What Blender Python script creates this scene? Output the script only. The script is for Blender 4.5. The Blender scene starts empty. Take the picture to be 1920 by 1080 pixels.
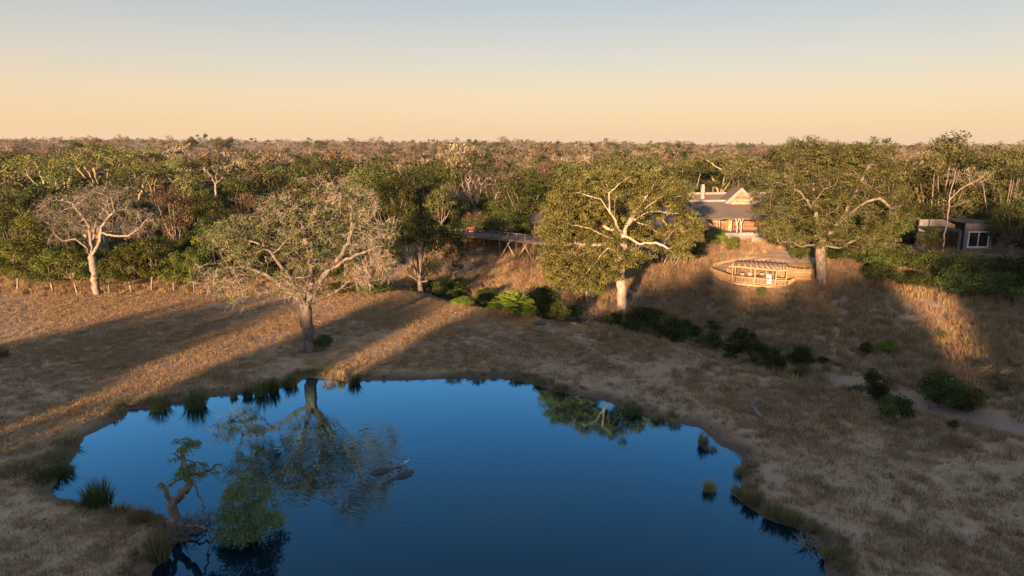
import bpy, math, random
import numpy as np
from mathutils import Vector, Matrix

# ------------------------------------------------------------------ camera, sky, sun, exposure
sc = bpy.context.scene
COL = sc.collection
R = math.radians
FPX = 1297.0                                   # focal length in pixels of the 1920 px wide photograph
PITCH = math.atan(270.0 / FPX)
CAMZ = 20.0
cp, sp = math.cos(PITCH), math.sin(PITCH)

cam_d = bpy.data.cameras.new("camera")
cam_d.sensor_width = 36.0
cam_d.lens = 36.0 * FPX / 1920.0
cam_d.clip_start = 0.5
cam_d.clip_end = 9000.0
cam = bpy.data.objects.new("camera", cam_d)
cam.location = (0, 0, CAMZ)
cam.rotation_euler = (R(90) - PITCH, 0, 0)
COL.objects.link(cam)
sc.camera = cam

SUN_EL = 8.0
SUN_AZ = 20.0                                  # light travels towards +Y turned this far to +X
sdir = (math.sin(R(SUN_AZ)), math.cos(R(SUN_AZ)))

world = bpy.data.worlds.new("World")
sc.world = world
world.use_nodes = True
wn, wl = world.node_tree.nodes, world.node_tree.links
wn.clear()
w_out = wn.new("ShaderNodeOutputWorld")
w_bg = wn.new("ShaderNodeBackground")
w_bg.inputs["Strength"].default_value = 0.15
w_sky = wn.new("ShaderNodeTexSky")
w_sky.sky_type = 'NISHITA'
w_sky.sun_disc = False
w_sky.sun_elevation = R(SUN_EL)
w_sky.sun_rotation = R(180 + SUN_AZ)
w_sky.dust_density = 2.0
w_sky.air_density = 1.0
w_sky.ozone_density = 2.0
w_tc = wn.new("ShaderNodeTexCoord")
w_sep = wn.new("ShaderNodeSeparateXYZ")
w_ramp = wn.new("ShaderNodeValToRGB")          # dusk tint by height, same all round; upper stops raised to fill the shade
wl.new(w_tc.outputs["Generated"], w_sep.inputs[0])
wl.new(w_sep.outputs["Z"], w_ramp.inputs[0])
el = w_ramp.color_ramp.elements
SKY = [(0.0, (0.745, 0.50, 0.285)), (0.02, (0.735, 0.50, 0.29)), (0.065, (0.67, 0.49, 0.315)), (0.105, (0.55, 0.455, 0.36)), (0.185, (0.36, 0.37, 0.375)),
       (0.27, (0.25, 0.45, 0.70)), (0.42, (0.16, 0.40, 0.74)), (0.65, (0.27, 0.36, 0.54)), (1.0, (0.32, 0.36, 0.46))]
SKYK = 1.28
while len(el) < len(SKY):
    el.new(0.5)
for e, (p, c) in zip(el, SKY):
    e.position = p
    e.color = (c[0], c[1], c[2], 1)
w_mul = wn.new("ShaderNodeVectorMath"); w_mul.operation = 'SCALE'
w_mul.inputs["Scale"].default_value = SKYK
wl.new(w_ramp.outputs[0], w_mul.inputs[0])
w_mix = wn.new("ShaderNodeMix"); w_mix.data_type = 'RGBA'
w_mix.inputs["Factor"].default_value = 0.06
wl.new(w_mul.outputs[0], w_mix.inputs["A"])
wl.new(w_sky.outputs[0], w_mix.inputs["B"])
# thin high wisps, higher up than the picture shows; the pond mirrors them
w_dv = wn.new("ShaderNodeMath"); w_dv.operation = 'ADD'; w_dv.inputs[1].default_value = .2
wl.new(w_sep.outputs["Z"], w_dv.inputs[0])
w_pr = wn.new("ShaderNodeVectorMath"); w_pr.operation = 'DIVIDE'
w_cb = wn.new("ShaderNodeCombineXYZ")
for q_ in range(3): wl.new(w_dv.outputs[0], w_cb.inputs[q_])
wl.new(w_tc.outputs["Generated"], w_pr.inputs[0]); wl.new(w_cb.outputs[0], w_pr.inputs[1])
w_ns = wn.new("ShaderNodeTexNoise"); w_ns.inputs["Scale"].default_value = 2.6; w_ns.inputs["Detail"].default_value = 5
wl.new(w_pr.outputs[0], w_ns.inputs["Vector"])
w_cr = wn.new("ShaderNodeMapRange"); w_cr.interpolation_type = 'SMOOTHSTEP'
w_cr.inputs["From Min"].default_value = .56; w_cr.inputs["From Max"].default_value = .82; w_cr.inputs["To Max"].default_value = .35
wl.new(w_ns.outputs["Fac"], w_cr.inputs[0])
w_hi = wn.new("ShaderNodeMapRange"); w_hi.interpolation_type = 'SMOOTHSTEP'
w_hi.inputs["From Min"].default_value = .2; w_hi.inputs["From Max"].default_value = .36
wl.new(w_sep.outputs["Z"], w_hi.inputs[0])
w_cf = wn.new("ShaderNodeMath"); w_cf.operation = 'MULTIPLY'
wl.new(w_cr.outputs[0], w_cf.inputs[0]); wl.new(w_hi.outputs[0], w_cf.inputs[1])
w_cl = wn.new("ShaderNodeMix"); w_cl.data_type = 'RGBA'
w_cl.inputs["B"].default_value = (.95, .78, .66, 1)
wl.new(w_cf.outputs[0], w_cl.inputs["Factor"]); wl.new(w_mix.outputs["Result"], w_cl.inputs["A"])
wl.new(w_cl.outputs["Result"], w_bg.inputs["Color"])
wl.new(w_bg.outputs[0], w_out.inputs[0])

sun_d = bpy.data.lights.new("sun", 'SUN')
sun_d.energy = 3.1
sun_d.angle = R(0.9)
sun_d.color = (1.0, 0.635, 0.37)
sun = bpy.data.objects.new("sun", sun_d)
ce = math.cos(R(SUN_EL))
sun.rotation_euler = Vector((sdir[0] * ce, sdir[1] * ce, -math.sin(R(SUN_EL)))).to_track_quat('-Z', 'Y').to_euler()
sun.location = (-40, -90, 40)
COL.objects.link(sun)

sc.view_settings.view_transform = 'Standard'
sc.view_settings.look = 'None'
sc.view_settings.exposure = 2.68
sc.view_settings.gamma = 1.0
sc.view_settings.use_curve_mapping = False
sc.render.engine = 'CYCLES'
sc.cycles.max_bounces = 4
sc.cycles.diffuse_bounces = 2
sc.cycles.glossy_bounces = 2
sc.cycles.transmission_bounces = 2
sc.cycles.transparent_max_bounces = 4
sc.cycles.sample_clamp_indirect = 4.0
sc.cycles.use_denoising = True

# ------------------------------------------------------------------ helpers: placing
rng = np.random.default_rng(11)
random.seed(5)

def ray(u, v):
    a, b = (u - 960) / FPX, (540 - v) / FPX
    return np.array((a, cp + sp * b, -sp + cp * b))

def gz(u, v, z):
    d = ray(u, v); t = (z - CAMZ) / d[2]
    return Vector((d[0] * t, d[1] * t, z))

def gy(u, v, Y):
    d = ray(u, v); t = Y / d[1]
    return Vector((d[0] * t, Y, CAMZ + d[2] * t))

def sstep(a, b, x):
    t = np.clip((x - a) / (b - a), 0, 1)
    return t * t * (3 - 2 * t)

def wob(x, y, seed=0.0):
    s = seed
    return (np.sin(x * .31 + y * .17 + s) + np.sin(-x * .23 + y * .41 + 1.7 + s * 2) + .6 * np.sin(x * .83 + y * .61 + s * 3) + .6 * np.sin(-x * .97 + y * .71 + 4 + s)
            + .35 * np.sin(x * 2.1 - y * 1.3 + s) + .35 * np.sin(x * 1.4 + y * 2.4 + 2.2 + s)) / 3.9

# ------------------------------------------------------------------ terrain
POND_PX = [(271, 1075), (300, 1035), (322, 995), (292, 968), (233, 960), (158, 947), (96, 939), (83, 927), (96, 902), (137, 843), (150, 818), (200, 795), (229, 781),
           (229, 766), (287, 762), (342, 752), (396, 741), (437, 737), (500, 729), (554, 718), (560, 707), (604, 706), (641, 714), (704, 710), (746, 711), (833, 708),
           (899, 708), (939, 708), (997, 717), (1037, 730), (1085, 739), (1147, 751), (1183, 771), (1234, 782), (1293, 795), (1315, 798), (1355, 832), (1395, 852),
           (1402, 890), (1400, 915), (1392, 935), (1450, 975), (1495, 985), (1520, 998), (1545, 1015), (1552, 1040), (1562, 1078)]
POND = np.array([gz(u, v, 0.0)[:2] for u, v in POND_PX] + [(15.8, 24.0), (14.0, 17.0), (4.0, 12.5), (-8.0, 13.0), (-14.0, 19.0), (-16.0, 25.0)])
CHAN = np.array([(-400, 108), (-120, 104), (-60, 95), (-30, 96.5), (-19.9, 96.9), (-10.4, 94.4), (-4.2, 88), (3.3, 83.6), (7.6, 80.2), (13.7, 77.6), (17.8, 71.7),
                 (22.6, 66.9), (24.8, 62.7), (28.3, 58.2), (32.9, 53.1), (35.1, 50.3), (38.5, 47.3), (46, 43), (60, 39), (120, 36), (500, 34)])

def seg_dist(x, y, P, closed):
    best = np.full(x.shape, 1e9)
    n = len(P)
    for i in range(n if closed else n - 1):
        a, b = P[i], P[(i + 1) % n]
        d = b - a
        L = d @ d
        t = np.clip(((x - a[0]) * d[0] + (y - a[1]) * d[1]) / L, 0, 1)
        q = (x - a[0] - t * d[0]) ** 2 + (y - a[1] - t * d[1]) ** 2
        best = np.minimum(best, q)
    return np.sqrt(best)

def in_poly(x, y, P):
    ins = np.zeros(x.shape, bool)
    n = len(P)
    for i in range(n):
        x0, y0 = P[i]; x1, y1 = P[(i + 1) % n]
        c = ((y0 > y) != (y1 > y)) & (x < (x1 - x0) * (y - y0) / (y1 - y0 + 1e-12) + x0)
        ins ^= c
    return ins

def pond_sd(x, y):
    x, y = np.asarray(x, float), np.asarray(y, float)
    d = seg_dist(x, y, POND, True)
    return np.where(in_poly(x, y, POND), -d, d) + 0.12 * wob(x * 4, y * 4, 2.0)

def chan_sd(x, y):
    x, y = np.asarray(x, float), np.asarray(y, float)
    d = seg_dist(x, y, CHAN, False)
    return np.where(y > np.interp(x, CHAN[:, 0], CHAN[:, 1]), d, -d)

def height(x, y):
    x, y = np.asarray(x, float), np.asarray(y, float)
    pd, s = pond_sd(x, y), chan_sd(x, y)
    w = sstep(-20, -6, x)
    meadow = 0.16 + 0.2 * sstep(0, 1.0, pd) + 0.22 * sstep(.6, 12, pd) + .07 * wob(x * .7, y * .7, 1.0) * sstep(0, 4, pd)
    ww = w * (1 + .35 * wob(x * .8, y * .8, 31))
    z = meadow - 1.15 * sstep(-6.5, -1.5, s) * w - .85 * sstep(-2.6 , -.9, s) * sstep(4.2, 1.6, s + .6 * wob(x * .9, y * .9, 33)) * ww
    L = 45 + 15 * sstep(8, 26, x)
    top = 5.5 - 1.7 * sstep(45, 62, x) - 2.5 * sstep(-15, -35, x)
    rise = top * sstep(0, 1, np.clip(s, 0, None) / L)
    z = z + rise + np.where(s > 0, 1, 0) * sstep(0, 8, s) * .28 * wob(x * .9, y * .9, 3.0)
    az = x / np.maximum(y, 50.0)
    z = z + (15.0 - 11.0 * np.clip(az + .15, -.45, .8)) * sstep(220, 1700, y)
    z = z + sstep(300, 900, y) * 1.6 * wob(x * .02, y * .02, 7.0)
    return np.where(pd < 0, 0.16 * sstep(-.45, 0, pd) - .02 - 1.4 * sstep(0, 4, -pd), z)

def hz(x, y):
    return float(height(np.array([x]), np.array([y]))[0])

def hit(u, v):
    d = ray(u, v)
    t = np.concatenate([np.linspace(18, 200, 2400), np.linspace(200.5, 1500, 800)])
    X, Y, Z = d[0] * t, d[1] * t, CAMZ + d[2] * t
    below = np.nonzero(Z < height(X, Y))[0]
    i = below[0] if len(below) else len(t) - 1
    return Vector((X[i], Y[i], hz(X[i], Y[i])))

# ------------------------------------------------------------------ helpers: objects
def tag(o, label=None, cat=None, group=None, kind=None):
    if label: o["label"] = label
    if cat: o["category"] = cat
    if group: o["group"] = group
    if kind: o["kind"] = kind
    return o

def link(o, parent=None):
    COL.objects.link(o)
    if parent is not None:
        o.parent = parent
    return o

def empty(name, loc, rz=0.0, label=None, cat=None, group=None):
    o = bpy.data.objects.new(name, None)
    o.empty_display_size = 0.3
    o.location = loc
    o.rotation_euler = (0, 0, rz)
    link(o)
    return tag(o, label, cat, group)

def mesh_np(name, V, F, mat=None, tint=None, smooth=False):
    """V (n,3); F a list of (m,k) index arrays; tint one float per face."""
    me = bpy.data.meshes.new(name)
    V = np.asarray(V, np.float32)
    Fs = [np.asarray(f, np.int32) for f in F if len(f)]
    me.vertices.add(len(V))
    me.vertices.foreach_set("co", V.ravel())
    nl = sum(f.size for f in Fs)
    npoly = sum(len(f) for f in Fs)
    me.loops.add(nl)
    me.polygons.add(npoly)
    me.loops.foreach_set("vertex_index", np.concatenate([f.ravel() for f in Fs]))
    tot = np.concatenate([np.full(len(f), f.shape[1], np.int32) for f in Fs])
    st = np.concatenate([[0], np.cumsum(tot)[:-1]]).astype(np.int32)
    me.polygons.foreach_set("loop_start", st)
    if smooth:
        me.polygons.foreach_set("use_smooth", np.ones(npoly, bool))
    if tint is not None:
        a = me.attributes.new("tint", 'FLOAT', 'FACE')
        a.data.foreach_set("value", np.asarray(tint, np.float32))
    me.update(calc_edges=True)
    if mat is not None:
        me.materials.append(mat)
    return me

def obj(name, me, parent=None, loc=None):
    o = bpy.data.objects.new(name, me)
    if loc is not None:
        o.location = loc
    return link(o, parent)

class MB:
    """collects boxes, bars and tubes into one mesh"""
    def __init__(self):
        self.v, self.f, self.n = [], [], 0
    def add(self, V, F):
        self.v.append(np.asarray(V, float).reshape(-1, 3))
        for f in F:
            self.f.append([i + self.n for i in f])
        self.n += len(self.v[-1])
        return self
    def box(self, x0, x1, y0, y1, z0, z1):
        V = [(x, y, z) for z in (z0, z1) for y in (y0, y1) for x in (x0, x1)]
        return self.add(V, [(0, 2, 3, 1), (4, 5, 7, 6), (0, 1, 5, 4), (2, 6, 7, 3), (0, 4, 6, 2), (1, 3, 7, 5)])
    def bar(self, a, b, w, h, up=(0, 0, 1)):
        a, b = Vector(a), Vector(b)
        d = (b - a).normalized()
        s = d.cross(Vector(up))
        if s.length < 1e-4:
            s = d.cross(Vector((0, 1, 0)))
        s.normalize()
        t = s.cross(d).normalized()
        V = [p + s * (i * w / 2) + t * (j * h / 2) for p in (a, b) for j in (-1, 1) for i in (-1, 1)]
        return self.add(V, [(0, 1, 3, 2), (4, 6, 7, 5), (0, 4, 5, 1), (2, 3, 7, 6), (0, 2, 6, 4), (1, 5, 7, 3)])
    def tube(self, pts, rad, n=8, cap=True):
        pts = [Vector(p) for p in pts]
        if not hasattr(rad, '__len__'):
            rad = [rad] * len(pts)
        V, F = [], []
        ref = Vector((0.31, 0.77, 0.55))
        for i, p in enumerate(pts):
            d = (pts[min(i + 1, len(pts) - 1)] - pts[max(i - 1, 0)]).normalized()
            s = d.cross(ref)
            if s.length < .05:
                s = d.cross(Vector((1, 0, 0)))
            s.normalize(); t = d.cross(s)
            for k in range(n):
                a = 2 * math.pi * k / n
                V.append(p + s * (math.cos(a) * rad[i]) + t * (math.sin(a) * rad[i]))
        for i in range(len(pts) - 1):
            for k in range(n):
                F.append((i * n + k, i * n + (k + 1) % n, (i + 1) * n + (k + 1) % n, (i + 1) * n + k))
        if cap:
            F.append(tuple(range(n - 1, -1, -1)))
            F.append(tuple(range((len(pts) - 1) * n, len(pts) * n)))
        return self.add(V, F)
    def slab(self, poly, z0, z1):
        """closed prism over a polygon; z0 and z1 numbers or lists"""
        n = len(poly)
        za = z0 if hasattr(z0, '__len__') else [z0] * n
        zb = z1 if hasattr(z1, '__len__') else [z1] * n
        V = [(p[0], p[1], a) for p, a in zip(poly, za)] + [(p[0], p[1], b) for p, b in zip(poly, zb)]
        F = [tuple(range(n - 1, -1, -1)), tuple(range(n, 2 * n))] + [(i, (i + 1) % n, n + (i + 1) % n, n + i) for i in range(n)]
        return self.add(V, F)
    def mesh(self, name, mat, smooth=False):
        me = bpy.data.meshes.new(name)
        me.from_pydata(np.concatenate(self.v).tolist(), [], self.f)
        if smooth:
            me.polygons.foreach_set("use_smooth", np.ones(len(me.polygons), bool))
        me.update()
        me.materials.append(mat)
        return me
    def build(self, name, mat, parent=None, smooth=False, kind=None, label=None):
        o = obj(name, self.mesh(name, mat, smooth), parent)
        return tag(o, label=label, kind=kind)

# ------------------------------------------------------------------ materials
def new_mat(name):
    m = bpy.data.materials.new(name)
    m.use_nodes = True
    nt = m.node_tree
    nt.nodes.clear()
    return m, nt.nodes, nt.links, nt.nodes.new("ShaderNodeOutputMaterial")

def ramp_node(n, stops):
    r = n.new("ShaderNodeValToRGB")
    e = r.color_ramp.elements
    while len(e) < len(stops):
        e.new(.5)
    for x, (p, c) in zip(e, stops):
        x.position = p
        x.color = (*c, 1)
    return r

def noise_node(n, l, scale, detail=4, coord=None, rough=.55):
    t = n.new("ShaderNodeTexNoise")
    t.inputs["Scale"].default_value = scale
    t.inputs["Detail"].default_value = detail
    t.inputs["Roughness"].default_value = rough
    if coord is not None:
        l.new(coord, t.inputs["Vector"])
    return t

def leaf_mat(name, dark, light, trans=0.3, var=0.38):
    m, n, l, out = new_mat(name)
    at = n.new("ShaderNodeAttribute"); at.attribute_name = "tint"
    rp = ramp_node(n, [(0, dark), (1, light)])
    l.new(at.outputs["Fac"], rp.inputs[0])
    oi = n.new("ShaderNodeObjectInfo")
    hs = n.new("ShaderNodeHueSaturation")
    mr = n.new("ShaderNodeMapRange"); mr.inputs["To Min"].default_value = 1 - var; mr.inputs["To Max"].default_value = 1 + var
    l.new(oi.outputs["Random"], mr.inputs[0]); l.new(mr.outputs[0], hs.inputs["Value"])
    mh = n.new("ShaderNodeMapRange"); mh.inputs["To Min"].default_value = .475; mh.inputs["To Max"].default_value = .52
    l.new(oi.outputs["Random"], mh.inputs[0]); l.new(mh.outputs[0], hs.inputs["Hue"])
    l.new(rp.outputs[0], hs.inputs["Color"])
    d = n.new("ShaderNodeBsdfDiffuse"); t = n.new("ShaderNodeBsdfTranslucent"); mx = n.new("ShaderNodeMixShader")
    mx.inputs[0].default_value = trans
    l.new(hs.outputs[0], d.inputs[0]); l.new(hs.outputs[0], t.inputs[0])
    l.new(d.outputs[0], mx.inputs[1]); l.new(t.outputs[0], mx.inputs[2])
    l.new(mx.outputs[0], out.inputs[0])
    return m

def rough_mat(name, a, b, scale=6.0, rough=.85, bump=.0, stretch=(1, 1, 1), detail=5, coord="Object", spec=.3, mid=(.35, .65)):
    m, n, l, out = new_mat(name)
    tc = n.new("ShaderNodeTexCoord")
    mp = n.new("ShaderNodeMapping"); mp.inputs["Scale"].default_value = stretch
    l.new(tc.outputs[coord], mp.inputs[0])
    t = noise_node(n, l, scale, detail, mp.outputs[0], .6)
    rp = ramp_node(n, [(mid[0], a), (mid[1], b)])
    l.new(t.outputs["Fac"], rp.inputs[0])
    p = n.new("ShaderNodeBsdfPrincipled")
    p.inputs["Roughness"].default_value = rough
    p.inputs["Specular IOR Level"].default_value = spec
    l.new(rp.outputs[0], p.inputs["Base Color"])
    if bump:
        b_ = n.new("ShaderNodeBump"); b_.inputs["Strength"].default_value = bump; b_.inputs["Distance"].default_value = .05
        l.new(t.outputs["Fac"], b_.inputs["Height"]); l.new(b_.outputs[0], p.inputs["Normal"])
    l.new(p.outputs[0], out.inputs[0])
    return m

M = {}
M['evergreen'] = leaf_mat("evergreen_leaf", (.009, .014, .005), (.088, .098, .028), .25)
M['olive'] = leaf_mat("olive_leaf", (.018, .022, .008), (.145, .140, .048), .3)
M['fever'] = leaf_mat("yellow_green_leaf", (.050, .062, .018), (.190, .192, .058), .35)
M['brown'] = leaf_mat("dry_brown_leaf", (.100, .070, .038), (.215, .155, .088), .3)
M['grey'] = leaf_mat("grey_twig", (.090, .072, .048), (.205, .165, .112), .1)
M['young'] = leaf_mat("fresh_green_leaf", (.018, .026, .007), (.160, .172, .036), .35)
M['shrub'] = leaf_mat("shrub_leaf", (.011, .018, .006), (.100, .120, .034), .3)
M['lime'] = leaf_mat("bright_green_leaf", (.070, .105, .018), (.190, .225, .040), .4)
M['fig'] = leaf_mat("fig_leaf", (.030, .038, .011), (.218, .220, .060), .3, .06)
M['acacia'] = leaf_mat("fine_olive_leaf", (.020, .025, .009), (.150, .146, .048), .3, .06)
M['marula'] = leaf_mat("grey_green_leaf", (.050, .058, .024), (.190, .185, .080), .3, .06)
M['bluegreen'] = leaf_mat("grey_green_spray", (.075, .115, .048), (.235, .300, .130), .3, .06)
M['reed'] = leaf_mat("reed_blade", (.030, .040, .014), (.105, .112, .036), .3)
M['straw'] = leaf_mat("straw_blade", (.180, .120, .064), (.355, .252, .138), .3, .2)
M['straw_dull'] = leaf_mat("dull_grass_blade", (.215, .130, .068), (.420, .275, .142), .3, .22)
M['straw_green'] = leaf_mat("half_green_grass_blade", (.095, .080, .035), (.270, .220, .100), .3, .2)
M['bark'] = rough_mat("grey_brown_bark", (.070, .052, .040), (.210, .165, .125), 5, .9, .6, (1, 1, .3))
M['pale_bark'] = rough_mat("pale_bark", (.200, .152, .115), (.440, .350, .270), 4, .8, .5, (1, 1, .35))
M['grey_bark'] = rough_mat("weathered_grey_bark", (.095, .075, .060), (.270, .218, .172), 5, .85, .5, (1, 1, .35))
M['yellow_bark'] = rough_mat("yellow_bark", (.170, .140, .070), (.310, .255, .135), 5, .8, .3)
M['trunk_bark'] = rough_mat("mottled_bark", (.050, .038, .030), (.190, .148, .116), 3.5, .9, .6, (1, 1, .45))
M['dead_wood'] = rough_mat("dead_wood", (.080, .055, .042), (.260, .180, .130), 5, .85, .5, (1, 1, .3))
M['timber'] = rough_mat("new_timber", (.270, .165, .085), (.430, .280, .155), 3, .7, .2, (4, 4, .6))
M['reed_fence'] = rough_mat("reed_fence", (.190, .118, .058), (.330, .218, .110), 30, .85, .4, (4, 4, .12))
M['old_timber'] = rough_mat("weathered_timber", (.070, .050, .040), (.175, .128, .098), 4, .8, .2, (3, 3, .6))
M['shade_mat'] = rough_mat("slat_mat", (.110, .075, .048), (.240, .165, .100), 18, .9, .3, (1, 6, 1))
M['thatch'] = rough_mat("thatch", (.065, .047, .038), (.160, .120, .096), 22, .95, .8, (3, .5, .5))
M['thatch_edge'] = rough_mat("cut_thatch", (.170, .130, .105), (.330, .265, .215), 14, .95, .5, (3, 1, 1))
M['ridge'] = rough_mat("ridge_mortar", (.180, .150, .132), (.300, .252, .222), 3, .9, .2)
M['plaster'] = rough_mat("ochre_plaster", (.300, .190, .110), (.440, .290, .170), 2, .9, .1)
M['grey_plaster'] = rough_mat("grey_plaster", (.130, .112, .098), (.210, .182, .160), 2.5, .9, .15)
M['white'] = rough_mat("white_paint", (.620, .600, .560), (.800, .780, .740), 3, .6)
M['pale_wood'] = rough_mat("pale_peeled_wood", (.300, .240, .190), (.440, .365, .300), 4, .8, .2)
M['flat_roof'] = rough_mat("shade_dark_flat_roof", (.030, .026, .022), (.075, .062, .050), 3, .95, .3)  # deep shade on the cottage roofs is put into this dark colour
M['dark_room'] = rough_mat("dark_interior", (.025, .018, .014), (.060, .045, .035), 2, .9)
M['red_fabric'] = rough_mat("red_fabric", (.100, .032, .022), (.170, .060, .038), 6, .9)
M['orange_fabric'] = rough_mat("orange_fabric", (.170, .080, .038), (.260, .130, .060), 6, .9)
M['brown_wood'] = rough_mat("brown_furniture_wood", (.140, .065, .035), (.260, .130, .070), 4, .6)
M['hippo'] = rough_mat("wet_hide", (.012, .009, .009), (.034, .025, .024), 4, .35, .2, spec=.5)
M['skin'] = rough_mat("skin", (.300, .170, .110), (.400, .240, .160), 8, .6)
M['hair'] = rough_mat("dark_hair", (.020, .013, .010), (.050, .032, .022), 30, .6)
M['white_cloth'] = rough_mat("white_cotton", (.680, .650, .610), (.820, .800, .770), 9, .9)
M['beige_cloth'] = rough_mat("beige_cotton", (.420, .330, .240), (.540, .440, .330), 9, .9)
M['feather'] = rough_mat("pale_feather", (.450, .350, .270), (.700, .620, .540), 9, .8)
M['bill'] = rough_mat("dark_bill", (.060, .045, .030), (.110, .080, .050), 9, .6)
M['rock'] = rough_mat("rock", (.120, .095, .080), (.260, .215, .180), 4, .95, .6)
M['mud'] = rough_mat("mud", (.050, .036, .028), (.110, .080, .062), 3, .9, .4)
M['cushion'] = rough_mat("cream_cushion", (.170, .140, .112), (.260, .220, .180), 6, .9)
mg, n_, l_, o_ = new_mat("dark_glass")
g_ = n_.new("ShaderNodeBsdfPrincipled")
g_.inputs["Base Color"].default_value = (.010, .011, .012, 1); g_.inputs["Roughness"].default_value = .06; g_.inputs["IOR"].default_value = 1.5
l_.new(g_.outputs[0], o_.inputs[0])
M['glass'] = mg

def ground_mat():
    m, n, l, out = new_mat("dry_ground")
    tc = n.new("ShaderNodeTexCoord")
    P = tc.outputs["Object"]
    big = noise_node(n, l, .09, 5, P, .6)
    mid = noise_node(n, l, .8, 6, P, .65)
    fine = noise_node(n, l, 9.0, 5, P, .7)
    c1 = ramp_node(n, [(.30, (.185, .115, .065)), (.52, (.320, .208, .120)), (.72, (.430, .295, .172))])
    mx = n.new("ShaderNodeMath"); mx.operation = 'MULTIPLY_ADD'; mx.inputs[1].default_value = .55
    l.new(mid.outputs["Fac"], mx.inputs[0])
    m2 = n.new("ShaderNodeMath"); m2.operation = 'MULTIPLY'; m2.inputs[1].default_value = .45
    l.new(fine.outputs["Fac"], m2.inputs[0]); l.new(m2.outputs[0], mx.inputs[2])
    l.new(mx.outputs[0], c1.inputs[0])
    # bare reddish earth in broad patches
    c2 = ramp_node(n, [(.46, (0, 0, 0)), (.62, (1, 1, 1))])
    l.new(big.outputs["Fac"], c2.inputs[0])
    earth = ramp_node(n, [(.3, (.205, .118, .074)), (.7, (.340, .212, .132))])
    l.new(fine.outputs["Fac"], earth.inputs[0])
    def attr(name):
        a = n.new("ShaderNodeAttribute"); a.attribute_name = name
        return a.outputs["Fac"]
    def mixc(fac, a, b):
        x = n.new("ShaderNodeMix"); x.data_type = 'RGBA'
        l.new(fac, x.inputs["Factor"]); l.new(a, x.inputs["A"]); l.new(b, x.inputs["B"])
        return x.outputs["Result"]
    hf = n.new("ShaderNodeMath"); hf.operation = 'MULTIPLY'; hf.inputs[1].default_value = .55
    l.new(c2.outputs[0], hf.inputs[0])
    col = mixc(hf.outputs[0], c1.outputs[0], earth.outputs[0])
    tr = ramp_node(n, [(.3, (.260, .165, .108)), (.7, (.400, .270, .180))]); l.new(fine.outputs["Fac"], tr.inputs[0])
    col = mixc(attr("track"), col, tr.outputs[0])
    sd = ramp_node(n, [(.3, (.210, .128, .104)), (.7, (.310, .205, .170))]); l.new(fine.outputs["Fac"], sd.inputs[0])
    col = mixc(attr("sand"), col, sd.outputs[0])
    lt = ramp_node(n, [(.3, (.055, .040, .026)), (.7, (.150, .105, .066))]); l.new(mid.outputs["Fac"], lt.inputs[0])
    col = mixc(attr("litter"), col, lt.outputs[0])
    md = ramp_node(n, [(.3, (.040, .028, .021)), (.7, (.100, .068, .050))]); l.new(fine.outputs["Fac"], md.inputs[0])
    col = mixc(attr("wet"), col, md.outputs[0])
    p = n.new("ShaderNodeBsdfPrincipled")
    p.inputs["Roughness"].default_value = .95
    p.inputs["Specular IOR Level"].default_value = .15
    l.new(col, p.inputs["Base Color"])
    b = n.new("ShaderNodeBump"); b.inputs["Strength"].default_value = .7; b.inputs["Distance"].default_value = .12
    l.new(mx.outputs[0], b.inputs["Height"]); l.new(b.outputs[0], p.inputs["Normal"])
    l.new(p.outputs[0], out.inputs[0])
    return m

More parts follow.
